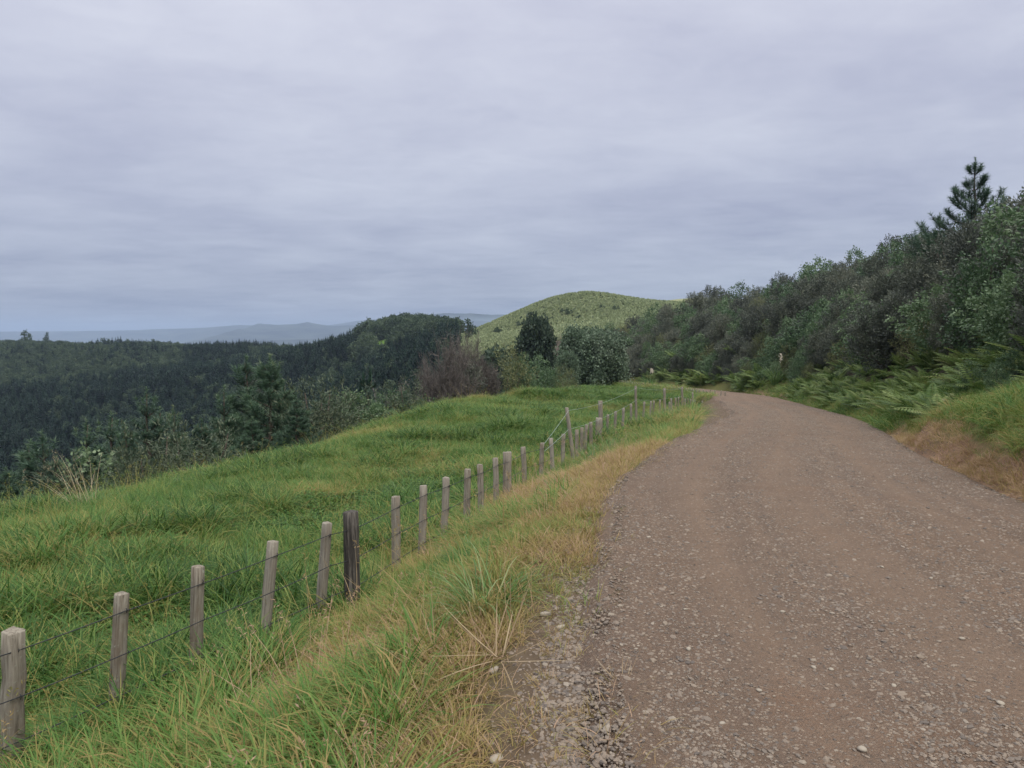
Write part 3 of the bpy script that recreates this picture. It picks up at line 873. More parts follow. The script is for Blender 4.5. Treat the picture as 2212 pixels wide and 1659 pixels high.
# ------------------------------------------------------------------ wire fence along the verge
k = NT('weathered_timber')
oc = k.coord(); rn = k.objrand()
cmbn = k.n('ShaderNodeVectorMath', operation='ADD'); k.t.links.new(oc, cmbn.inputs[0])
cx_ = k.n('ShaderNodeCombineXYZ'); k.put(cx_.inputs[0], k.math('MULTIPLY', rn, 40)); k.put(cx_.inputs[2], k.math('MULTIPLY', rn, 17)); k.t.links.new(cx_.outputs[0], cmbn.inputs[1])
vv = cmbn.outputs[0]
grain = k.noise(60, 6, 0.7, vv, 0.4, (1, 1, 0.05))
blot = k.noise(9, 4, 0.6, vv, 0.3, (1, 1, 0.4))
cc = k.ramp(grain, [(0.30, (0.040, 0.033, 0.026)), (0.44, (0.180, 0.157, 0.122)), (0.70, (0.330, 0.300, 0.245))])
cc = k.mix(k.math('MULTIPLY', k.math('SUBTRACT', blot, 0.48), 3.0, True), cc, (0.150, 0.112, 0.080))
cc = k.mix(k.math('MULTIPLY', k.math('SUBTRACT', rn, 0.3), 0.5, True), cc, (0.34, 0.31, 0.27))
cc = k.mix(k.math('MULTIPLY', k.math('SUBTRACT', k.noise(38, 3, 0.5, vv), 0.62), 6, True), cc, (0.30, 0.31, 0.25))
m_wood = k.principled(cc, 0.92, 0.12, k.bump(grain, 0.7, 0.006))
k = NT('dark_tanalised_timber')
grain = k.noise(45, 6, 0.7, None, 0.4, (1, 1, 0.06))
m_woodd = k.principled(k.ramp(grain, [(0.3, (0.014, 0.013, 0.012)), (0.5, (0.052, 0.046, 0.040)), (0.68, (0.19, 0.17, 0.145))]), 0.85, 0.2, k.bump(grain, 0.7, 0.006))
k = NT('wire_steel'); m_wire = k.principled(k.mix(k.noise(30), (0.010, 0.011, 0.014), (0.04, 0.043, 0.047)), 0.55, 0.4)
k = NT('pale_wire'); m_wire2 = k.principled((0.30, 0.36, 0.32), 0.6, 0.4)

def batten_mesh(name, w, dp, h, seed, mat, below=0.3, rnd_=False):
    r = np.random.default_rng(seed)
    lv = np.linspace(-below, h, 9)
    bv = 0.13
    if rnd_:
        a = np.arange(14) * 2 * math.pi / 14
        ring = np.stack([np.cos(a) * w / 2, np.sin(a) * dp / 2], 1)
    else:
        ring = np.array([(-.5 + bv, -.5), (.5 - bv, -.5), (.5, -.5 + bv), (.5, .5 - bv), (.5 - bv, .5), (-.5 + bv, .5), (-.5, .5 - bv), (-.5, -.5 + bv)]) * np.array([w, dp])
    K = len(ring); V = []
    for i, z in enumerate(lv):
        wob = r.normal(size=2) * 0.0025
        sc_ = 1 + 0.05 * (h - z) / h * (0.5 if rnd_ else 1) + r.normal() * 0.012
        for x, y in ring:
            dz = 0.0 if i < 8 else (x * 0.14 * r.uniform(-.4, 1) + r.normal() * 0.003)
            V.append((x * sc_ + wob[0] + r.normal() * 0.0015, y * sc_ + wob[1] + r.normal() * 0.0015, z + dz))
    n = len(V)
    top = np.array(V[-K:])
    V += [tuple(q) for q in (top * np.array([0.86, 0.86, 1]) + np.array([0, 0, 0.006]))]
    V.append(tuple(top.mean(0) + np.array([0, 0, 0.006])))
    q = [(i * K + j, i * K + (j + 1) % K, (i + 1) * K + (j + 1) % K, (i + 1) * K + j) for i in range(9) for j in range(K)]
    t = [(n + j, n + (j + 1) % K, n + K) for j in range(K)]
    me = np_mesh(name, V, [np.array(q), np.array(t)], mat)
    return me
BAT = [batten_mesh('batten', 0.082, 0.076, 1.0, 100 + i, m_wood) for i in range(6)]
POST = batten_mesh('post', 0.165, 0.16, 1.08, 120, m_wood, 0.35, True)
POSTD = batten_mesh('dark_post', 0.165, 0.16, 1.05, 121, m_woodd, 0.35, True)
STUMP = batten_mesh('stump_post', 0.20, 0.19, 0.9, 122, m_wood, 0.3, True)

# ------------------------------------------------------------------
fence = thing('wire_fence', 'low post and batten wire fence running along the near verge of the gravel road', 'fence', (0, 0, 0))
pts = []
for i, (u, v, d, kd) in enumerate(FENCE):
    x, y, zt = px(u, v, d)
    x2, y2, _ = px(*FENCE[min(i + 1, len(FENCE) - 1)][:3]) if i + 1 < len(FENCE) else (x, y + 1, 0)
    az = math.atan2(x2 - x, y2 - y)
    me, hh, nm = (random.choice(BAT), 1.0, 'batten')
    if kd == 'dark': me, hh, nm = POSTD, 1.05, 'post'
    elif kd == 'post': me, hh, nm = POST, 1.08, 'post'
    elif kd == 'stump': me, hh, nm = STUMP, 0.9, 'post'
    o = link(nm, me, fence, (x, y, zt - hh))
    if kd == 'b': o.scale = (1.5, 1.4, 1) if i == 0 else (1.08, 1.06, 1)
    lean = {1: 6.0, 2: 5.5, 3: 6.5, 4: 7.5, 0: 5.5, 5: -1.5, 13: -3, 15: -4}.get(i, random.gauss(0.5, 1.8))
    o.rotation_euler = (R(random.gauss(0, 1.2)), R(lean), -az + R(random.gauss(0, 4)))
    # the top stays where it was measured
    tip = o.rotation_euler.to_matrix() @ Vector((0, 0, hh))
    o.location = (x - tip.x, y - tip.y, zt - tip.z)
    if kd == 'dark': o['label'] = 'thick round post stained almost black'
    if kd == 'stump': o['label'] = 'stout stumpy grey post leaning on the line'
    if kd != 'stump': pts.append((x, y, zt if kd == 'b' else zt - 0.05, az))
def wire(name, P, mat, parent, rad=0.0044):
    mb = MB()
    Q = []
    for a, b in zip(P[:-1], P[1:]):
        for t in np.arange(5) / 5:
            p = np.array(a) * (1 - t) + np.array(b) * t
            p[2] -= 0.02 * 4 * t * (1 - t) * np.linalg.norm(np.array(b) - np.array(a)) * 0.25
            Q.append(p)
    Q.append(np.array(P[-1]))
    mb.tube(Q, rad, 5)
    return link(name, mb.mesh(name, mat, True), parent)
x0, y0, z0, a0 = pts[0]
pre = [(x0 - 1.35, y0 - 1.9, z0 + 0.02, a0), (x0 - 0.6, y0 - 0.85, z0 + 0.01, a0)]
for dz in (0.12, 0.44, 0.75):
    P = [(x + math.cos(az) * 0.048, y - math.sin(az) * 0.048, z - dz + random.gauss(0, 0.006)) for x, y, z, az in pre + pts]
    wire('wire', P, m_wire, fence)
# staples and wire ties on the nearest battens
for x, y, z, az in pts[:14]:
    for dz in (0.12, 0.44, 0.75):
        mb = MB()
        c = np.array([x + math.cos(az) * 0.046, y - math.sin(az) * 0.046, z - dz])
        mb.tube([c + np.array([0, 0, 0.018]), c + np.array([0.012, -0.006, 0.004]), c - np.array([0, 0, 0.018])], 0.0035, 5)
        link('staple', mb.mesh('staple', m_wire, True), fence)

# taller posts carrying two pale wires, just inside the fence
TALL = [(1224, 881, 19.0, 1236, 972), (1297, 866, 23.4, 1298, 945), (1373, 834, 30.0, 1374, 895), (1435, 839, 39.5, 1436, 875), (1473, 836, 46.0, 1474, 868), (1496, 848, 51.0, 1497, 874)]
tall = thing('tall_wire_fence', 'row of taller spaced posts with two pale wires rising behind the low fence', 'fence', (0, 0, 0))
tp = [px(1171, 955, 16.45)]
for i, (u, v, d, ub, vb) in enumerate(TALL):
    a = Vector(px(u, v, d)); b = Vector(px(ub, vb, d))
    hgt = (a - b).length + 0.25
    big = i in (1, 3, 4)
    me = batten_mesh('tall_post', 0.15 if big else 0.11, 0.14 if big else 0.09, hgt, 140 + i, m_wood, 0.3, big)
    o = link('tall_post', me, tall)
    dr = (a - b).normalized()
    o.rotation_euler = dr.to_track_quat('Z', 'Y').to_euler()
    o.location = a - dr * hgt
    if i == 0: o['label'] = 'tall square post leaning to one side'
    tp.append(tuple(a))
for dz in (0.06, 0.55):
    wire('wire', [(x + 0.05, y - 0.07, z - (dz if i else dz * 0.35)) for i, (x, y, z) in enumerate(tp)], m_wire2, tall, 0.004)
# the same fence beyond the bend
ffar = thing('wire_fence', 'distant line of small pale battens following the road beyond the bend', 'fence', (0, 0, 0))
FF = np.array([px(1566, 846, 58.5), px(1545, 843, 61), px(1510, 842, 66), px(1455, 836, 77), px(1420, 831, 85), px(1340, 822, 105), px(1262, 814, 130)])
fl_ = np.concatenate([[0], np.cumsum(np.linalg.norm(np.diff(FF, axis=0), axis=1))])
fpts = []
sv = 0.0
while sv < fl_[-1]:
    p = [float(np.interp(sv, fl_, FF[:, j])) for j in range(3)]
    o = link('batten', BAT[len(fpts) % 6], ffar, (p[0], p[1], p[2] - 1.0))
    o.rotation_euler = (R(random.gauss(0, 2)), R(random.gauss(0, 2.5)), random.uniform(-.3, .3)); o.scale = (1.15, 1.15, random.uniform(0.97, 1.05))
    fpts.append(p); sv += random.choice([0.85, 1.0, 1.2, 1.3])
for dz in (0.14, 0.5):
    wire('wire', [(x + 0.06, y, z - dz) for x, y, z in fpts[::3]], m_wire, ffar, 0.004)
# ------------------------------------------------------------------ shrubs, trees and ferns: one of each kind
def cloud_plant(h, w, seed, nl, ncl, per, L, Wd, clump, axis, up, mat, leafname, nst, z0=0.12, r0=0.05, bark=None, outw=0.8, flat=1.0, dome=False):
    global rng
    keep = rng; rng = np.random.default_rng(seed)
    lb = dome_lobes(h, w, nl) if dome else crown_lobes(h, w, nl, z0)
    fo, st = MB(), MB()
    C = leafcloud(fo, lb, ncl, per, L, Wd, clump, axis, up, outw, flat)
    stems(st, C, nst, r0)
    r = [('trunk', st.mesh('trunk', bark or m_bark, True)), (leafname, fo.mesh(leafname, mat))]
    rng = keep
    return r
MANUKA = [cloud_plant(4.6, 3.4, 200 + i, 12, 400, 30, (0.10, 0.20), (0.024, 0.040), 0.12, 0.42, 0.65, m_manuka, 'crown', 10) for i in range(3)]
OLIVE = [cloud_plant(3.6, 3.0, 215 + i, 9, 230, 17, (0.09, 0.17), (0.014, 0.026), 0.085, 0.4, 0.7, m_olive, 'crown', 10) for i in range(2)]
BROAD = [cloud_plant(4.6, 4.0, 230 + i, 11, 300, 15, (0.13, 0.24), (0.035, 0.06), 0.17, 0.1, 0.15, m_broad, 'crown', 9) for i in range(3)]
BRIGHT = [cloud_plant(2.6, 2.6, 245 + i, 7, 130, 14, (0.12, 0.22), (0.03, 0.05), 0.13, 0.15, 0.2, m_bright, 'crown', 6) for i in range(2)]
GORSE = [cloud_plant(2.2, 2.6, 255 + i, 8, 170, 18, (0.07, 0.15), (0.010, 0.018), 0.06, 0.42, 0.75, m_gorse, 'crown', 10) for i in range(2)]
def fern_parts(seed, n, L, pin, tilt, droop, trunk=0.0, pairs=15):
    global rng
    keep = rng; rng = np.random.default_rng(seed)
    f, st = MB(), MB()
    fronds(f, n, L, tilt, droop, pin, pairs, (0, 0, trunk))
    if trunk > 0:
        st.tube([(0, 0, -0.3), (0.03, 0.02, trunk * 0.5), (0, 0, trunk + 0.05)], (0.11, 0.085, 0.075), 8)
        r = [('trunk', st.mesh('trunk', m_bark, True)), ('crown', f.mesh('crown', m_fern))]
    else:
        r = [('fronds', f.mesh('fronds', m_fern))]
    rng = keep
    return r
FERN = [fern_parts(300 + i, 15, (0.9, 1.6), 0.26, (0.25, 1.0), (0.7, 1.4), 0.0, 15) for i in range(3)]
TFERN = [fern_parts(310 + i, 18, (1.6, 2.3), 0.38, (0.5, 1.15), (0.5, 1.0), 1.5, 20) for i in range(2)]
PINES = [pine_mesh(7.2, 4.6, 400, 6, 0.50, (0.17, 0.27), 120, 0.016), pine_mesh(7.2, 3.2, 401, 5, 0.56, (0.16, 0.25), 110, 0.016), pine_mesh(7.2, 4.0, 402, 6, 0.5, (0.17, 0.27), 120, 0.016), pine_mesh(8.5, 6.4, 403, 6, 0.66, (0.19, 0.28), 110, 0.019)]
PH = [7.2, 7.2, 7.2, 8.5]
def pine(label, u, v, d, i, wide=1.0, group=None, drop=0.0):
    loc, h = stand(u, v, d)
    s = (h + drop) / PH[i]
    if group: wide *= 1.35
    return plant('pine_tree', label, 'pine tree', [('trunk', PINES[i][0]), ('crown', PINES[i][1])], (loc[0], loc[1], loc[2] - drop), random.uniform(0, 6.28), (s * wide, s * wide, s), group)

# young pines below the lip of the paddock
YP = 'young pines below the edge of the paddock'
pine('tall young pine with pale candle tips, tallest of the cluster below the paddock edge', 583, 764, 34, 0, 1.15, YP)
pine('twin-tipped young pine just beside the tallest pine below the paddock', 532, 769, 36, 2, 1.1, YP)
pine('slim young pine on the outer flank of the big pine cluster', 484, 833, 35, 1, 1.0, YP)
pine('bright green bushy young pine at the foot of the big cluster', 640, 858, 31, 2, 1.35, YP)
pine('short wide green pine in front of the twin-tipped pine', 545, 900, 30.5, 0, 1.5, YP)
pine('lone upright pine with a pale top between the gorse and the forest', 316, 838, 30, 1, 1.2, YP)
pine('narrow pine with a yellowish candle tip beside the gorse shrub', 374, 876, 31, 1, 0.9, YP)
pine('small narrow pine standing farthest out on the slope, pale tip', 186, 906, 27, 1, 1.25, YP)
pine('low dark pine squeezed between two taller pale-tipped pines', 272, 922, 28, 2, 1.2, YP)
pine('small pine poking up behind the grey-green gorse', 436, 905, 31, 0, 1.1, YP)
pine('stunted dark pine at the edge of the frame below the grass lip', 12, 1010, 24, 2, 1.3, YP)
pine('half hidden pine low on the slope below the narrow pale-tipped pine', 120, 985, 26, 2, 1.3, YP)
pine('dense dark green conifer standing alone past the pine cluster', 736, 872, 43, 2, 1.5, YP)
pine('small pine between the dense conifer and the pine cluster', 690, 905, 38, 0, 1.2, YP)
for i, (u, v, d, j) in enumerate([(505, 855, 38, 1), (612, 820, 36, 1), (240, 890, 31, 1), (345, 880, 32, 1), (90, 930, 30, 1), (60, 960, 34, 2), (230, 955, 34, 0), (400, 935, 38, 2), (470, 905, 42, 0), (660, 890, 46, 2), (790, 868, 62, 0), (700, 850, 60, 2), (600, 850, 52, 0), (820, 850, 75, 1), (870, 838, 85, 0)]):
    pine('young dark pine in the thicket between the paddock edge and the forest', u, v, d, j, 1.35, YP)
# pines on the skyline of the bank
pine('tall blue-green pine rising above the bush on the road bank skyline', 2107, 340, 44, 3, 1.4, None)
pine('shorter pine on the road bank skyline just before the tall one', 2030, 460, 48, 1, 1.15, None)
pine('thin pine top behind the tall skyline pine', 2168, 412, 40, 1, 0.75, None)
pine('dark pine filling the bush just under the tall skyline pine', 2020, 570, 43, 3, 1.3, None)
pine('low dark pine among the manuka below the skyline pines', 2085, 600, 40, 3, 1.4, None)
pine('dark spreading pine under the tall skyline pine', 2065, 520, 46, 2, 1.35, None)

def put(parts, name, label, cat, u, v, d, H, wide=1.0, group=None, rz=None, sink=0.0):
    loc, h = stand(u, v, d)
    s = (h + sink) / H
    return plant(name, label, cat, parts, (loc[0], loc[1], loc[2] - sink), random.uniform(0, 6.28) if rz is None else rz, (s * wide, s * wide, s), group)
SL = 'scrub on the slope below the paddock'
srng = random.Random(5)
for j, (u, v, d, kk) in enumerate([(690, 880, 52, 'o'), (730, 905, 50, 'b'), (760, 885, 58, 'o'), (800, 880, 60, 'b'), (830, 860, 70, 'o'), (868, 850, 72, 'b'), (890, 835, 80, 'o'), (775, 850, 75, 'b'), (720, 850, 78, 'o'), (660, 930, 44, 'b'), (905, 860, 60, 'b'), (880, 880, 52, 'o'), (650, 860, 70, 'o'), (745, 930, 42, 'b'), (300, 960, 36, 'o'), (210, 985, 33, 'b'), (450, 950, 40, 'o'), (130, 1010, 30, 'o')]):
    loc, h = stand(u, v, d)
    while h > 4.3 and d > 24:
        d *= 0.97; loc, h = stand(u, v, d)
    h = max(h, 1.5)
    pr, H = (GORSE[j % 2], 2.2) if kk == 'o' else (BROAD[j % 3], 4.6)
    plant('shrub', ('grey-green twiggy scrub' if kk == 'o' else 'dark leafy scrub') + ' on the slope between the paddock edge and the forest', 'shrub', pr, loc, srng.uniform(0, 6.28), (h / H * 1.15, h / H * 1.15, h / H), SL)
GS = 'gorse shrubs below the paddock edge'
put(GORSE[0], 'gorse_shrub', 'feathery grey-green gorse shrub in front of the narrow pale-tipped pine', 'shrub', 418, 940, 26, 2.2, 1.5, GS)
put(GORSE[1], 'gorse_shrub', 'low grey-green gorse shrub close to the paddock lip', 'shrub', 280, 985, 24.5, 2.2, 1.1, GS)
put(GORSE[0], 'gorse_shrub', 'small gorse shrub between two pines below the paddock', 'shrub', 345, 985, 25.5, 2.2, 1.3, GS)
# leafless and olive shrubs at the end of the paddock
TW = [twig_shrub(5.0, 4.2, 500, 80, None, 80), twig_shrub(5.0, 3.6, 501, 70, None, 75), twig_shrub(3.0, 3.2, 502, 60, None, 60), twig_shrub(4.0, 5.0, 503, 26, m_pale, 22), twig_shrub(2.0, 1.3, 504, 12, m_pale, 14)]
def tw(i): return [('stems', TW[i][0]), ('twigs', TW[i][1])]
LS = 'shrubs along the far end of the paddock'
put(tw(0), 'bare_shrub', 'big purple-brown leafless shrub, the largest at the end of the paddock', 'shrub', 964, 718, 57, 5.0, 0.56, LS)
put(tw(1), 'bare_shrub', 'purple-brown leafless shrub directly behind the largest one', 'shrub', 1008, 708, 60, 5.0, 0.5, LS)
put(tw(1), 'bare_shrub', 'narrower brown leafless shrub between the largest one and the olive shrub', 'shrub', 1048, 766, 61, 5.0, 0.7, LS)
put(MANUKA[0], 'shrub', 'brownish shrub filling the base of the purple-brown leafless shrubs', 'shrub', 985, 796, 59, 4.6, 0.9, LS)
put(OLIVE[0], 'shrub', 'olive twiggy shrub beside the leafless shrubs at the paddock end', 'shrub', 1085, 752, 64, 3.6, 0.95, LS)
put(BROAD[2], 'shrub', 'leafy mid green shrub between the olive shrub and the yellowish one', 'shrub', 1132, 772, 66, 4.6, 0.75, LS)
put(BROAD[0], 'shrub', 'dark leafy shrub beneath the round dark tree', 'shrub', 1172, 772, 68, 4.6, 0.9, LS)
put(OLIVE[1], 'shrub', 'rounded yellowish green shrub at the gap where the paddock runs on', 'shrub', 1224, 790, 66, 3.6, 1.05, LS)
put(BROAD[1], 'shrub', 'small dark leafy shrub close behind the yellowish rounded shrub', 'shrub', 1196, 800, 72, 4.6, 1.2, LS)
put(tw(2), 'bare_shrub', 'grey-brown rounded twiggy shrub at the lip of the paddock', 'shrub', 850, 864, 45, 3.0, 1.1, LS)
put(tw(4), 'bare_shrub', 'small pinkish dead sapling beside the largest leafless shrub', 'shrub', 921, 838, 48, 2.0, 1.0, LS)
put(OLIVE[0], 'shrub', 'brown scrubby shrub below the grey-brown twiggy shrub', 'shrub', 800, 905, 41, 3.6, 1.3, LS)
put(tw(3), 'bare_tree', 'pale leafless spreading tree standing out of the dark forest', 'tree', 834, 808, 190, 4.0, 0.85, None)
put(tw(0), 'bare_tree', 'pinkish leafless tree in the forest behind the tallest young pine', 'tree', 562, 797, 260, 5.0, 0.55, None, None, 0)
put(tw(3), 'bare_tree', 'pale pinkish bare tree beside the round dark tree', 'tree', 1188, 690, 190, 4.0, 0.5, None)
# the round dark tree and its neighbours
def far_tree(h, w, seed, mat, ncl=260, per=12, L=(0.5, 0.9), n=9, z0=0.1, up=0.3):
    return cloud_plant(h, w, seed, n, ncl, per, L, (0.14, 0.24), 0.5, 0.3, up, mat, 'crown', 5, z0, 0.16, dome=True)
DARKT = far_tree(10, 6.4, 600, m_dark, 700, 18, (0.3, 0.6), 16, 0.06, 0.6)
BROADT = [far_tree(9, 7, 610 + i, m_greyleaf, 760, 34, (0.16, 0.32), 15, 0.08) for i in range(2)]
put(DARKT, 'round_tree', 'dark egg-shaped conifer standing alone before the green hill', 'tree', 1160, 686, 150, 10, 0.70)
put(BROADT[0], 'broadleaf_tree', 'large glossy grey-green tree beside the dark egg-shaped conifer', 'tree', 1258, 712, 112, 9, 0.72, None, None, 1.5)
put(BROADT[1], 'broadleaf_tree', 'grey-green tree at the foot of the large glossy tree', 'tree', 1305, 722, 108, 9, 0.9, None, None, 1.0)
put(BROADT[1], 'broadleaf_tree', 'low glossy tree in front of the large glossy tree', 'tree', 1225, 765, 100, 9, 0.7, None, None, 1.0)

# ------------------------------------------------------------------ bush on the road bank
BG = 'bush covering the road bank'
LAB = {
 'manuka': ('manuka_shrub', 'feathery grey-brown manuka shrub in the dense bush on the road bank', 'shrub'),
 'olive': ('shrub', 'olive brown fine leaved shrub in the dense bush on the road bank', 'shrub'),
 'broad': ('broadleaf_shrub', 'dark green broad leaved shrub in the dense bush on the road bank', 'shrub'),
 'bright': ('shrub', 'bright green leafy shrub showing out of the darker bank bush', 'shrub'),
 'fern': ('fern', 'light green fern clump arching from the foot of the road bank', 'fern'),
 'tfern': ('tree_fern', 'tree fern with arching fronds in the bank bush', 'fern'),
}
KIND = {'manuka': MANUKA, 'olive': OLIVE, 'broad': BROAD, 'bright': BRIGHT, 'fern': FERN, 'tfern': TFERN}
prng = random.Random(11)
def bank(kind, s, t, sc_, where=''):
    x, y = road_xy(s, t)
    az = math.degrees(math.atan2(x, y))
    if y < 6 or abs(az) > 47: return
    nm, lb, ct = LAB[kind]
    z = gz(x, y)
    wide = sc_ * prng.uniform(0.9, 1.25)
    if where: lb = lb.rsplit(' in the ', 1)[0].rsplit(' arching from ', 1)[0].rsplit(' showing ', 1)[0].rsplit(' with ', 1)[0] + ' ' + where
    o = plant(nm, lb, ct, prng.choice(KIND[kind]), (x, y, z - 0.12), prng.uniform(0, 6.28), (wide, wide, sc_), BG)
    if kind == 'fern': o.rotation_euler = (prng.uniform(-.2, .2), prng.uniform(-.3, .1), prng.uniform(0, 6.28))
    return o
S0 = 30.0                                             # the road under the camera is at about s = 30
def zone(s): return 'above the start of the bend' if s < 62 else ('past the bend' if s > 95 else 'on the outside of the bend')
s = 41.0
rows = [(4.9, 1.5, 0.5), (6.6, 2.0, 0.75), (8.8, 2.3, 0.95), (11.4, 2.7, 1.0), (14.5, 3.2, 1.05), (18.0, 3.8, 1.1), (22.5, 4.6, 1.15), (28, 5.6, 1.2)]
for ri_, (t, st, sz) in enumerate(rows):
    s = 36.5
    while s < 205:
        if s < 54 and t < 6: sz = 0.42
        elif t < 6: sz = 0.5
        far_ = max(0.0, (s - 90) / 110)
        tt = t + prng.uniform(-.7, .7)
        x, y = road_xy(s, tt)
        n = float(vnoise([s / 9.0], [tt / 5.0], 77)[0]); m = prng.random()
        if t < 6:
            kd = 'manuka' if n > 0.55 else ('broad' if m < 0.4 else 'olive')
        else:
            kd = 'manuka' if (m < 0.50 + 0.4 * (n - 0.5)) else ('broad' if m < 0.84 else ('olive' if m < 0.96 else 'bright'))
        if s < 52 and t > 5: kd = 'broad' if (m < 0.35 or (t > 7 and s < 47 and m < .75)) else 'manuka'
        size = sz * prng.uniform(0.8, 1.15) * (1.25 if kd == 'bright' and t > 8 else 1) * (1 + 0.45 * far_)
        if t < 6 and s < 60: size *= 0.7
        if s < 56: size *= 0.82
        if 54 < s < 90 and t < 6:
            s += st; continue
        bank(kd, s, tt, size, zone(s) if kd != 'bright' else '')
        s += st * prng.uniform(0.85, 1.2) * (1 + 0.9 * far_)
# fern bank beside the road
for i in range(95):
    s = 51 + 42 * (i / 95) + prng.uniform(-.4, .4)
    bank('fern', s, prng.uniform(3.0, 4.7), prng.uniform(0.5, 0.85))
for i in range(120):
    bank('fern', prng.uniform(52, 94), prng.uniform(4.5, 8.6), prng.uniform(0.6, 0.95), 'higher on the bank above the roadside ferns')
for i in range(26):
    s = 44 + 9 * i / 26
    bank('fern', s, prng.uniform(4.6, 5.8), prng.uniform(0.32, 0.55), 'behind the grassy bank top')
for i in range(46):
    bank('fern', prng.uniform(100, 165), prng.uniform(2.9, 5.2), prng.uniform(1.2, 1.9), 'beyond the distant fence line')
for s, t, z_ in ((88, 8.5, 0.8), (118, 6.5, 1.1), (140, 6.0, 1.2), (76, 10.5, 0.75)):
    bank('tfern', s, t, z_)

# plumed toetoe among the ferns
def toetoe(seed, plumes=2):
    global rng
    keep = rng; rng = np.random.default_rng(seed)
    lf, pl = MB(), MB()
    add_blades(lf, 190, (1.4, 2.3), (0.016, 0.028), 0.18, (0.05, 0.5), (0.9, 1.8))
    for j in range(plumes):
        P = add_blades(pl, 1, (2.3, 2.6), (0.008, 0.010), 0.1, (0.02, 0.15), (0.1, 0.25))[0]
        n = 70
        C = P + np.stack([rng.normal(size=n) * 0.035, rng.normal(size=n) * 0.035, -rng.uniform(0, 0.55, n)], 1)
        U = unit(n, 0.9) * 0.16
        pl.cards(C, U, perp(U) * 0.016, rng.uniform(0.5, 1, n))
    r = [('leaves', lf.mesh('leaves', m_tuss)), ('plume', pl.mesh('plume', m_plume))]
    rng = keep
    return r
k = NT('cream_plume'); m_plume = k.leaf(k.ramp(k.attr('rnd').outputs['Fac'], [(0, (0.45, 0.38, 0.28)), (1, (0.80, 0.74, 0.64))]), 0.3, 0.8, 0.1)
TO = [toetoe(520, 2), toetoe(521, 1), toetoe(522, 3)]
put(TO[0], 'toetoe', 'toetoe with two white plumes beyond the distant fence', 'plant', 1403, 790, 92, 2.75, 1.1)
put(TO[1], 'toetoe', 'toetoe with one cream plume among the roadside ferns', 'plant', 1676, 752, 66, 2.75, 1.0)
put(TO[1], 'toetoe', 'toetoe with a faint plume higher in the bush above the fern bank', 'plant', 1706, 762, 70, 2.75, 0.7)

# ------------------------------------------------------------------ the forest
def spruce_mesh(seed, h=12.0, w=4.6, lay=9):
    global rng
    keep = rng; rng = np.random.default_rng(seed)
    mb = MB()
    mb.tube([(0, 0, -0.8), (0, 0, h * 0.9)], (0.18, 0.03), 4)
    for i in range(lay):
        f = i / (lay - 1)
        z = h * (0.12 + 0.80 * f); rad = w * 0.5 * (1 - f) ** 0.8 + 0.25
        n = int(15 - 7 * f)
        a = rng.uniform(0, 6.28) + np.arange(n) * 6.28 / n + rng.normal(size=n) * 0.2
        ln = rad * rng.uniform(0.7, 1.2, n)
        d = np.stack([np.cos(a), np.sin(a), rng.uniform(0.15, 0.75, n)], 1) * ln[:, None]
        C = np.zeros((n, 3)); C[:, 2] = z + rng.normal(size=n) * 0.25
        sd = np.stack([-np.sin(a), np.cos(a), rng.normal(size=n) * 0.5], 1) * (0.34 * ln)[:, None]
        mb.cards(C, d, sd, np.clip(0.25 + 0.5 * rng.uniform(0, 1, n) + 0.25 * f, 0, 1))
        d2 = d * 0.6; d2[:, 2] += ln * 0.5
        mb.cards(C + d * 0.45, d2, sd * 0.5, np.clip(0.4 + 0.5 * rng.uniform(0, 1, n), 0, 1))
    mb.needles(np.array([[0, 0, h * 0.86]] * 3), np.array([[0.1, 0, h * 0.14], [-0.1, 0.1, h * 0.13], [0, -0.1, h * 0.15]]), np.array([[0.22, 0, 0], [0, 0.22, 0], [0.15, 0.15, 0]]), np.array([0.8, 0.7, 0.9]))
    me = mb.mesh('plantation_pine', m_forest)
    rng = keep
    return me
FP = [proto('plantation_pine', spruce_mesh(700 + i, 12 + i * 0.6, 4.4 + 0.4 * i)) for i in range(4)]
def blob_mesh(seed, h=8.0, w=7.5):
    global rng
    keep = rng; rng = np.random.default_rng(seed)
    lb = crown_lobes(h, w, 9, 0.2)
    mb = MB(); leafcloud(mb, lb, 120, 6, (0.5, 1.1), (0.2, 0.4), 0.4, 0.2, 0.2)
    me = mb.mesh('native_tree', m_wood_f)
    rng = keep
    return me
FB = [proto('native_tree', blob_mesh(720 + i)) for i in range(3)]
r2 = np.random.default_rng(42)
N = 26000
d = np.sqrt(r2.uniform(62 ** 2, 1000 ** 2, N)); az = r2.uniform(R(-46), R(1.5), N)
# thicker close by
d = np.concatenate([d, np.sqrt(r2.uniform(58 ** 2, 260 ** 2, 2600))]); az = np.concatenate([az, r2.uniform(R(-46), R(0.5), 2600)])
fx, fy = d * np.sin(az), d * np.cos(az)
fmv = forest_mask(fx, fy)
okf = fmv > 0.55
for u, v, dd, rad in GLADES:
    x, y, z = px(u, v, dd)
    okf &= np.hypot(fx - x, (fy - y) * 0.45) + 4 * fbm(fx, fy, 14, 2, 5) > rad * 0.95
fx, fy, d, az = fx[okf], fy[okf], d[okf], az[okf]
fz = land(fx, fy)
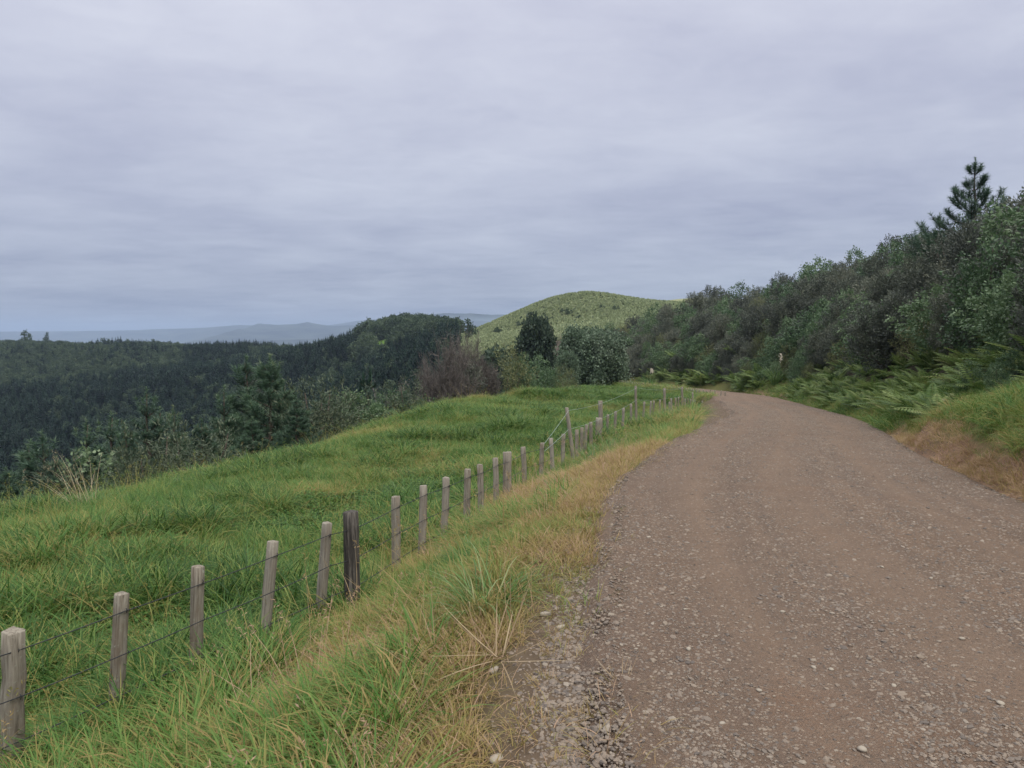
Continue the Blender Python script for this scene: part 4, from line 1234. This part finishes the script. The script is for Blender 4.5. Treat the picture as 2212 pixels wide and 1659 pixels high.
# keep what a viewer near the road could see over the brow
el = (fz + 11 - EYE) / d
order = np.argsort(d)
azb = ((np.degrees(az) + 50) * 4).astype(int)
hor = np.full(300, -9.0); vis = np.zeros(len(d), bool)
for i in order:
    b = azb[i]
    vis[i] = el[i] > hor[b] - 0.012
    g0 = (fz[i] + 6 - EYE) / d[i]
    if g0 > hor[b]: hor[b] = g0
fx, fy, fz, d, az = fx[vis], fy[vis], fz[vis], d[vis], az[vis]
n = len(fx)
azd = np.degrees(az)
wood = ((d > 520) & (azd > -11.5)) | (r2.uniform(0, 1, n) < 0.05 + 0.25 * (fbm(fx, fy, 60, 2, 8) > 0.35)) | ((d > 700) & (azd < -24) & (r2.uniform(0, 1, n) < 0.7))
hh = np.where(wood, np.where((d > 500) & (azd > -12), 1.3, 0.95), 0.78 + 0.25 * fbm(fx, fy, 60, 2, 12)) * r2.uniform(0.62, 1.3, n)
rot = np.stack([r2.normal(size=n) * 0.03, r2.normal(size=n) * 0.03, r2.uniform(0, 6.28, n)], 1)
sclv = np.stack([hh * r2.uniform(0.85, 1.15, n), hh * r2.uniform(0.85, 1.15, n), hh], 1)
near_ = np.argsort(np.where(wood, 1e9, d))[:90]
rest = np.ones(n, bool); rest[near_] = False
for sel, pr, nm, lb, ct in ((~wood & rest, FP, 'pine_forest', 'dark blue-green plantation forest covering the valley slope', 'forest'), (wood & rest, FB, 'native_bush', 'rounded native bush on the knoll and ridge', 'forest')):
    m = int(sel.sum())
    scatter(nm, pr, np.stack([fx, fy, fz - 0.3], 1)[sel], rot[sel], sclv[sel], r2.integers(0, len(pr), m), np.zeros(m), lb, ct)
for i in near_:
    o = link('pine_tree', FP[int(r2.integers(0, 4))].data, None, (fx[i], fy[i], fz[i] - 0.3))
    o.rotation_euler = rot[i]; o.scale = sclv[i]
    tag(o, 'dark plantation pine on the near edge of the valley forest', 'pine tree', 'pines on the near edge of the forest')
# single trees that stand out on the skyline
SKT = [(55, 716, 850, 'leaning round-topped tree standing above the forest skyline, outermost of two'), (100, 719, 850, 'thin tree standing above the forest skyline, inner of two'), (226, 731, 830, 'round tree on the forest ridge above the valley'), (275, 734, 830, 'small round tree alone on the forest ridge'), (333, 733, 820, 'broad tree on the forest ridge where the conifers start'),
       (960, 684, 640, 'round separate tree on the shoulder of the wooded knoll'), (935, 680, 640, 'upright tree beside the round one on the knoll shoulder'), (985, 697, 600, 'small tree where the knoll meets the green hill'), (880, 677, 650, 'highest tree on top of the wooded knoll'), (796, 690, 640, 'tall tree at the steep end of the wooded knoll'), (1013, 690, 420, 'dark tree on the lower end of the green hill')]
SKW = [0.7, 0.45, 0.9, 0.7, 0.9, 0.9, 0.5, 0.8, 0.7, 0.7, 0.8]
for j, (u, v, dd, lb) in enumerate(SKT):
    loc, h = stand(u, v, dd)
    h = max(h, 3.5)
    o = link('tree', FB[j % 3].data, None, (loc[0], loc[1], px(u, v, dd)[2] - h)); s = h / 8.0
    o.scale = (max(s * SKW[j], 0.45), max(s * SKW[j], 0.45), s); o.rotation_euler = (0, 0, j)
    tag(o, lb, 'tree')
for j, u in enumerate((1036, 1041, 1047, 1053, 1060, 1098)):
    loc, h = stand(u, 699 - (u - 1036) * 0.25, 436)
    o = link('poplar_tree', FP[j % 4].data, None, loc); o.scale = (0.10, 0.10, 0.17)
    tag(o, 'tiny dark upright tree in a row on the skyline foot of the green hill', 'tree', 'small trees on the hill skyline')
# seedlings and rushes dotted over the green hill
N = 30000
hd = r2.uniform(230, 470, N); ha = r2.uniform(R(-5), R(15), N)
hx_, hy_ = hd * np.sin(ha), hd * np.cos(ha)
ok = (forest_mask(hx_, hy_) < 0.1) & (r2.uniform(0, 1, N) < 0.7 + 0.3 * fbm(hx_, hy_, 18, 2, 33))
hx_, hy_ = hx_[ok], hy_[ok]; hz_ = land(hx_, hy_)
m = len(hx_)
mb = MB(); lb = np.array([(0, 0, 0.28, 0.38), (0.2, 0.1, 0.22, 0.3)]); leafcloud(mb, lb, 14, 5, (0.2, 0.5), (0.08, 0.14), 0.1, 0.1, 0.7)
m_rush = foliage('rush_tussock', [(0.0, (0.19, 0.230, 0.120)), (0.5, (0.275, 0.325, 0.17)), (1.0, (0.36, 0.39, 0.22))], 0.3, 0.6, 0.2, 0.55)
TU = [proto('tussock', mb.mesh('tussock', m_rush))]
ts = r2.uniform(0.6, 1.5, m)
scatter('hill_tussock', TU, np.stack([hx_, hy_, hz_], 1), np.stack([np.zeros(m), np.zeros(m), r2.uniform(0, 6.28, m)], 1), np.stack([ts * 1.3, ts * 1.3, ts], 1), np.zeros(m, int), np.zeros(m), 'tufts and seedlings dotting the rounded green hill', 'grass')
# planted seedlings in rows, and scrub on the hill face
gxx, gyy = np.meshgrid(np.arange(-40, 130, 4.2), np.arange(250, 465, 3.4), indexing='ij')
gxx = gxx.ravel() + r2.normal(size=gxx.size) * 0.5; gyy = gyy.ravel() + r2.normal(size=gyy.size) * 0.5
ok = (np.degrees(np.arctan2(gxx, gyy)) > -4) & (r2.uniform(0, 1, gxx.size) < 0.8) & (forest_mask(gxx, gyy) < 0.1)
gxx, gyy = gxx[ok], gyy[ok]; m = len(gxx); ts = r2.uniform(0.07, 0.13, m)
scatter('pine_seedlings', FP, np.stack([gxx, gyy, land(gxx, gyy)], 1), np.stack([np.zeros(m), np.zeros(m), r2.uniform(0, 6.28, m)], 1), np.stack([ts * 1.4, ts * 1.4, ts], 1), r2.integers(0, 4, m), np.zeros(m), 'dark planted seedlings in faint rows over the round green hill', 'seedlings')
for j, (u, v, dd) in enumerate([(1122, 706, 405), (1136, 702, 408), (1150, 698, 410), (1165, 705, 400), (1180, 700, 405), (1215, 676, 420), (1228, 680, 415), (1240, 672, 425), (1100, 715, 400), (1300, 668, 415), (1250, 690, 400), (1075, 722, 405), (1330, 672, 400), (1192, 690, 410)]):
    P = hit(u, v, 200, 600)
    o = link('shrub', FB[j % 3].data, None, (P[0], P[1], P[2] - 0.3)); q_ = r2.uniform(0.22, 0.5)
    o.scale = (q_ * 1.3, q_ * 1.3, q_); tag(o, 'dark scrub bush on the face of the round green hill', 'shrub', 'scrub on the green hill')
# a few scrub bushes at the foot of the hill
for j, (u, v, dd) in enumerate([(1085, 762, 150), (1060, 752, 230), (1128, 748, 210), (1105, 755, 190), (1040, 760, 170), (1142, 760, 150)]):
    loc, h = stand(u, v, dd)
    o = link('shrub', FB[j % 3].data, None, (loc[0], loc[1], loc[2] - 0.2)); h = max(h, 1.5)
    o.scale = (h / 8 * 1.1, h / 8 * 1.1, h / 8); tag(o, 'small dark shrub at the foot of the green hill behind the paddock shrubs', 'shrub', 'shrubs at the foot of the green hill')

# ------------------------------------------------------------------ grass
GB = []
for i in range(3):
    mb = MB(); add_blades(mb, 40, (0.14, 0.36), (0.005, 0.010), 0.17, (0.1, 1.0), (0.5, 1.9)); GB.append(proto('grass_tuft', mb.mesh('grass_tuft', m_grass)))
for i in range(2):
    mb = MB(); add_blades(mb, 30, (0.34, 0.70), (0.008, 0.015), 0.13, (0.1, 0.8), (0.8, 2.1)); GB.append(proto('long_grass_tuft', mb.mesh('long_grass_tuft', m_grass)))
mb = MB(); add_blades(mb, 22, (0.2, 0.45), (0.003, 0.006), 0.15, (0.2, 1.1), (0.6, 1.6)); add_stalks(mb, 3, (0.5, 0.85), 0.1, (0.1, 0.6), (0.2, 0.9)); GB.append(proto('seeding_grass', mb.mesh('seeding_grass', m_grass)))
mb = MB()
nl = 70
ang = rng.uniform(0, 6.28, nl); rad = 0.2 * np.sqrt(rng.uniform(0, 1, nl))
Cc = np.stack([rad * np.cos(ang), rad * np.sin(ang), rng.uniform(0.04, 0.17, nl)], 1)
Uu = unit(nl) * np.array([1, 1, 0.35]); Uu *= (rng.uniform(0.03, 0.055, nl) / np.linalg.norm(Uu, axis=1))[:, None]
Wu = np.cross(Uu, [0, 0, 1.0]); Wu *= (0.017 / (np.linalg.norm(Wu, axis=1) + 1e-6))[:, None]
mb.cards(Cc, Uu, Wu, rng.uniform(0, 0.7, nl)); GB.append(proto('weed_leaves', mb.mesh('weed_leaves', m_grass)))
mb = MB(); add_blades(mb, 50, (0.05, 0.16), (0.003, 0.006), 0.12, (0.1, 1.2), (0.3, 1.5)); GB.append(proto('short_grass', mb.mesh('short_grass', m_grass)))

def grow(N, dmin, dmax, amin, amax, dens_fn, seed):
    r = np.random.default_rng(seed)
    # points spread so that they thin out with distance
    u_ = r.uniform(0, 1, N); e = 0.75
    dd = (dmin ** e + u_ * (dmax ** e - dmin ** e)) ** (1 / e)
    aa = r.uniform(R(amin), R(amax), N)
    x, y = dd * np.sin(aa), dd * np.cos(aa)
    z, S, T = land(x, y, True)
    return x, y, z, S, T, dd, r
x, y, z, S, T, dd, r = grow(125000, 2.2, 90, -46, 14, None, 5)
lipd = np.interp(np.degrees(np.arctan2(x, y)), [-60, -35, -27, -18, -12, -7, -3, 2], [17, 22, 27, 36, 44, 52, 62, 74]) * 1.22
edge_n = 0.30 * fbm(x, y, 0.7, 3, 15) + 0.25 * fbm(x, y, 2.5, 2, 16)
left = (T < -2.12) & (dd < lipd) & (r.uniform(0, 1, len(x)) < 0.04 + 0.96 * sstep(-2.75, -3.35, T + edge_n) + 0.96 * sstep(4.5, 8, y) * sstep(-2.15, -2.5, T))
verge = sstep(-6.2, -4.4, T)                        # 1 between fence and road
n1_ = fbm(x, y, 3.2, 3, 17); n2_ = fbm(x, y, 1.0, 2, 18); n3_ = fbm(x, y, 1.9, 2, 19)
dryv = 0.17 + 0.68 * np.clip(n1_ + 0.08, 0, 1) + 0.12 * n2_ + verge * sstep(48, 14, y) * (0.27 + 0.42 * n1_ + 0.36 * n3_) + 0.22 * sstep(-3.6, -2.5, T) * sstep(40, 20, y)
dryv = dryv + 0.10 * sstep(16, 24, dd) * (1 - verge) * np.clip(n3_ + .2, 0, 1)
dryv = np.where((y > 60), dryv * 0.5, dryv)
dryv = np.clip(dryv, 0.03, 0.92)
cock = (n3_ + 0.35 * n2_ > 0.24 + 0.10 * verge * (y < 30) - 0.22 * (T < -4.8) * (dd < 13))
mm = r.uniform(0, 1, len(x))
gi_ = np.where(cock & (mm < 0.7), r.integers(3, 5, len(x)), r.integers(0, 3, len(x)))
gi_ = np.where(~cock & (mm > 0.965), 5, gi_)
weed = (fbm(x, y, 2.2, 2, 23) > 0.18) & (T < -4.6) & (dd < 22) & (mm < 0.6)
gi_ = np.where(weed, 6, gi_)
gi_ = np.where((T > -3.0) & (mm < 0.75) & (y < 12), 7, gi_)
dryv = np.where(cock & (gi_ >= 3) & (gi_ < 5), dryv * 0.55, dryv)
dryv = np.where(gi_ == 6, 0.16, dryv)
gs_ = r.uniform(0.75, 1.25, len(x)) * (1 - 0.14 * verge) * (1 + 0.35 * sstep(10, 40, dd)) * (0.75 + 0.25 * sstep(-2.6, -3.6, T)) * (1 - 0.25 * sstep(12, 30, dd) * (T < -6))
wd_ = gs_ * (1 + 0.5 * sstep(8, 35, dd))
rotv = np.stack([r.normal(size=len(x)) * 0.16, r.normal(size=len(x)) * 0.16, r.uniform(0, 6.28, len(x))], 1)
q = left
scatter('grass', GB, np.stack([x, y, z - 0.015], 1)[q], rotv[q], np.stack([wd_, wd_, gs_], 1)[q], gi_[q], dryv[q], 'long matted pasture grass over the paddock and the near verge', 'grass')
x, y, z, S, T, dd, r = grow(26000, 55, 150, 2, 18, None, 16)
q = (T < -2.2) & (T > -26) & (r.uniform(0, 1, len(x)) < np.where(T > -5, 1.0, 0.6))
gs_ = r.uniform(0.6, 1.0, len(x)) * np.where((T > -3.6) & (y > 72), 2.1, 1.0)
dv = np.clip(0.16 + 0.35 * fbm(x, y, 4, 2, 29) + 0.22 * sstep(-5, -3, T), 0.03, 0.8)
scatter('far_grass', GB, np.stack([x, y, z - 0.015], 1)[q], np.stack([r.normal(size=len(x)) * 0.15, r.normal(size=len(x)) * 0.15, r.uniform(0, 6.28, len(x))], 1)[q], np.stack([gs_ * 1.5, gs_ * 1.5, gs_], 1)[q], r.integers(0, 5, len(x))[q], dv[q], 'grass of the far paddock and verge around the distant fence', 'grass')
# grass on the right hand bank and road edge
x, y, z, S, T, dd, r = grow(60000, 5.5, 80, 4, 46, None, 6)
clayz = (T < 2.78 + 0.3 * fbm(x, y, 0.9, 3, 31)) & (y < 20)
pr = np.where(y < 20, np.where(clayz, 0.75, 1.0), 0.9)
q = (T > 2.42) & (T < np.where(y < 17, 5.2, 4.9)) & (r.uniform(0, 1, len(x)) < pr)
dry2 = np.where(clayz, r.uniform(0.9, 1.2, len(x)), 0.30 + 0.30 * fbm(x, y, 2.0, 3, 37) + 0.18 * sstep(5.2, 3.6, T) * (y < 20))
dry2 = np.clip(dry2, 0.05, 1.15)
gs2 = r.uniform(0.8, 1.3, len(x)) * np.where(y > 20, 0.8, 0.6) * np.where(clayz, 1.0, 1)
gi2 = np.where(r.uniform(0, 1, len(x)) < 0.42, r.integers(3, 5, len(x)), r.integers(0, 3, len(x))); gi2 = np.where(clayz, r.integers(0, 3, len(x)), gi2)
rot2 = np.stack([r.normal(size=len(x)) * 0.15, r.normal(size=len(x)) * 0.25 - 0.22, r.uniform(0, 6.28, len(x))], 1)
scatter('bank_grass', GB, np.stack([x, y, z - 0.015], 1)[q], rot2[q], np.stack([gs2, gs2, gs2], 1)[q], gi2[q], dry2[q], 'drooping green and straw grass on the cut bank beside the road', 'grass')

# clumps that stand out
TC = []
for i in range(3):
    mb = MB(); add_blades(mb, 150, (0.55, 1.0), (0.009, 0.016), 0.2, (0.05, 0.8), (0.9, 2.0)); TC.append(mb.mesh('blades', m_tuss))
mb = MB(); add_blades(mb, 70, (0.5, 0.9), (0.008, 0.013), 0.2, (0.1, 0.8), (0.8, 1.8)); TCS = mb.mesh('blades', m_tuss)
mb = MB(); add_stalks(mb, 26, (1.1, 1.7), 0.25, (0.05, 0.75), (0.15, 0.7), 0.16, (0.008, 0.012), az=(math.pi * 0.95, 0.7)); STK = mb.mesh('seed_stalks', m_straw)
mb = MB(); add_stalks(mb, 7, (0.8, 1.3), 0.12, (0.05, 0.6), (0.2, 0.8), 0.12, (0.006, 0.009)); STK2 = mb.mesh('seed_stalks', m_straw)
CG = 'long-bladed grass clumps'
for j, (u, v, s_, lb, stalk) in enumerate([
    (868, 1078, 0.85, 'pale spiky cocksfoot clump in the paddock behind the second run of battens', 0), (560, 1275, 0.8, 'broad pale green cocksfoot clump behind the leaning battens', 0),
    (1015, 1222, 0.62, 'dark glossy grass clump on the verge between fence and gravel', 0), (1050, 1330, 0.72, 'big green grass clump on the verge close to the loose stones', 0),
    (1282, 1010, 1.0, 'bushy grass clump hiding the foot of the stumpy post', 0), (1312, 985, 0.9, 'bushy grass clump on the road side of the stumpy post', 0), (1405, 915, 1.25, 'dark overhanging grass clump at the inside of the bend', 0), (1445, 905, 1.2, 'dark grass clump on the verge tip where the road turns', 0),
    (1110, 915, 0.85, 'dark brownish tussock alone in the far paddock', 0), (655, 1028, 0.8, 'dark grass clump near the lip of the paddock', 0), (190, 1105, 0.9, 'green grass clump with a fan of tall dry seed stalks on the paddock lip', 1),
    (1205, 1065, 0.55, 'small dark grass clump on the verge below the split batten', 0), (60, 1490, 0.75, 'lush grass clump behind the nearest batten', 0), (300, 1450, 0.65, 'lush grass clump between the two nearest battens', 0), (640, 1010, 0.6, 'grass clump with a few dry stalks on the lip below the pines', 2), (380, 1052, 0.55, 'grass clump with thin dry stalks on the lip near the gorse', 2), (430, 1500, 0.62, 'green grass clump at the foot of the third batten', 0), (780, 1480, 0.5, 'low green clump in the straw coloured verge', 0)]):
    P = hit(u, v)
    t = thing('grass_clump', lb, 'grass clump', (P[0], P[1], P[2] - 0.02), random.uniform(0, 6.28), s_, CG)
    link('blades', TC[j % 3], t)
    if stalk:
        t.rotation_euler.z = 0
        link('seed_stalks', STK if stalk == 1 else STK2, t)

# ------------------------------------------------------------------ loose gravel and stones
k = NT('river_stone')
rv = k.objrand()
stc = k.ramp(rv, [(0, (0.10, 0.085, 0.074)), (0.3, (0.175, 0.145, 0.118)), (0.6, (0.230, 0.182, 0.140)), (0.92, (0.255, 0.205, 0.155)), (1.0, (0.31, 0.265, 0.21))])
m_stone = k.principled(k.mix(k.math('MULTIPLY', k.noise(55, 4, 0.7), 0.5), stc, (0.12, 0.10, 0.085)), 0.85, 0.25)
def stone_mesh(seed, mat, sub=2):
    import bmesh
    r = np.random.default_rng(seed)
    bm = bmesh.new(); bmesh.ops.create_icosphere(bm, subdivisions=sub, radius=1.0)
    ax = np.array([1.0, r.uniform(0.65, 0.9), r.uniform(0.42, 0.62)])
    dirs = unit(9)
    for v in bm.verts:
        p = np.array(v.co)
        f = 1.0
        for dv in dirs:
            f = min(f, 0.72 / max(0.3, p @ dv) if p @ dv > 0.72 else f)
        v.co = Vector(p * f * ax * (1 + 0.05 * r.normal()))
    me = bpy.data.meshes.new('stone'); bm.to_mesh(me); bm.free()
    me.polygons.foreach_set('use_smooth', np.full(len(me.polygons), sub > 1, bool)); me.materials.append(mat)
    return me
SM = [stone_mesh(800 + i, m_stone) for i in range(4)]
SP = [proto('pebble', stone_mesh(810 + i, m_stone, 1)) for i in range(4)]
def road_z(x, y):
    """top of the gravel sheet (with its ruts)"""
    S_, T_, Z_ = road_st(x, y)
    zr_ = Z_ - 0.03 * np.abs(T_) / HW + 0.006 + 0.018 * (1 - track(T_, S_)) + 0.012 * fbm(x, y, 0.5, 3, 73) + 0.018 * fbm(x, y, 1.7, 2, 74) - 0.06 * sstep(2.2, 2.42, np.abs(T_)) + 0.035 * np.exp(-((T_ + 2.25) / 0.16) ** 2)
    return np.where(np.abs(T_) < 2.4, zr_, land(x, y)), S_, T_
x, y, _, S, T, dd, r = grow(420000, 2.4, 48, -14, 46, None, 8)
zr2, S, T = road_z(x, y)
wr = np.exp(-((T + 2.42 + 0.12 * fbm(S, T * 0, 1.3, 2, 3)) / 0.17) ** 2) * sstep(11, 6, y)
pp = 0.16 + 0.85 * np.clip(fbm(x, y, 0.8, 3, 9) + 0.05, 0, 1) * (1 - 0.7 * track(T, S)) + 0.42 * (1 - track(T, S)) + 0.9 * wr
pp = np.where(np.abs(T) > 2.42, np.where((T < 0), np.where(T > -3.2, 0.22 + wr, 0), np.where(T < 2.7, 0.5, 0.0)), pp)
q = r.uniform(0, 1, len(x)) < pp
sz = 0.0066 * np.exp(r.normal(size=len(x)) * 0.48) * (1 + 0.045 * dd) * (1 + 1.0 * wr * r.uniform(0.2, 1.1, len(x)))
sz = np.clip(sz, 0.004, 0.035)
scatter('gravel', SP, np.stack([x, y, zr2 - sz * 0.05], 1)[q], np.stack([r.normal(size=len(x)) * 0.2, r.normal(size=len(x)) * 0.2, r.uniform(0, 6.28, len(x))], 1)[q], np.stack([sz, sz, sz], 1)[q], r.integers(0, 4, len(x))[q], np.zeros(int(q.sum())), 'loose grey and brown gravel strewn over the road and heaped along its edge', 'gravel')
k = NT('pale_stone'); m_pstone = k.principled(k.mix(k.noise(30, 5, 0.7), (0.22, 0.19, 0.15), (0.38, 0.335, 0.27)), 0.85, 0.2)
PS = [stone_mesh(830 + i, m_pstone) for i in range(3)]
SG = 'pale stones lying on the gravel road'
for j, (u, v, s_) in enumerate([(1402, 1168, .024), (1487, 1422, .024), (1862, 1635, .028), (2010, 1262, .022), (1757, 1455, .02), (1795, 1460, .018), (1905, 1235, .022), (1690, 1335, .02), (2078, 1390, .022), (1640, 1508, .018), (1560, 1580, .02), (2160, 1540, .024), (1480, 1335, .018), (1930, 1500, .02)]):
    P = hit(u, v); zz_ = float(road_z(np.array([P[0]]), np.array([P[1]]))[0][0])
    o = link('stone', PS[j % 3], None, (P[0], P[1], zz_ + s_ * 0.2)); o.scale = (s_,) * 3; o.rotation_euler = (0, 0, j * 1.3)
    tag(o, 'small pale rounded stone lying loose on the brown gravel road', 'stone', SG)
for u, v, s_, lb in ((1178, 1330, .05, 'pale angular rock at the grassy edge of the gravel'), (1075, 1645, .045, 'pale rock in the grass at the very bottom of the verge'), (1066, 1452, .045, 'pale stone beside the dead flax stalks on the verge'), (1210, 1358, .04, 'grey stone in the loose gravel strip')):
    P = hit(u, v)
    o = link('stone', PS[0], None, (P[0], P[1], P[2] + s_ * 0.25)); o.scale = (s_,) * 3; o.rotation_euler = (0.1, 0.1, u)
    tag(o, lb, 'stone')
# dead stalks lying on the verge
mb = MB(); add_blades(mb, 16, (0.35, 0.75), (0.008, 0.014), 0.1, (0.9, 1.5), (-0.2, 0.3), 0.03); DS = mb.mesh('dead_stalks', m_straw)
for u, v, s_, lb in ((1075, 1440, 0.8, 'bundle of dead straw stalks lying where the verge meets the gravel'), (215, 1185, 1.0, 'broken dry stalks lying on the paddock grass'), (1345, 1500, 0.35, 'few dry stalks lying on the road gravel')):
    P = hit(u, v)
    o = link('dead_stalks', DS, None, (P[0], P[1], P[2] + 0.03)); o.scale = (s_,) * 3; o.rotation_euler = (0, 0, u)
    tag(o, lb, 'dry stalks')
# ------------------------------------------------------------------ air
k = NT('haze_air')
vp = k.n('ShaderNodeVolumePrincipled')
vp.inputs['Color'].default_value = (0.47, 0.575, 0.74, 1)
vp.inputs['Density'].default_value = 0.00012
vp.inputs['Anisotropy'].default_value = 0.15
k.t.links.new(vp.outputs[0], k.out.inputs['Volume'])
hx, hy0, hy1, hz0, hz1 = 9500, -2700, 14000, -156, 120
hv = [(x, y, z) for z in (hz0, hz1) for y in (hy0, hy1) for x in (-hx, hx)]
hf = [(0, 2, 3, 1), (4, 5, 7, 6), (0, 1, 5, 4), (2, 6, 7, 3), (0, 4, 6, 2), (1, 3, 7, 5)]
tag(link('haze', np_mesh('haze', hv, [np.array(hf)], k.m)), 'thin blue haze over the valley and far hills', 'haze', kind='stuff')
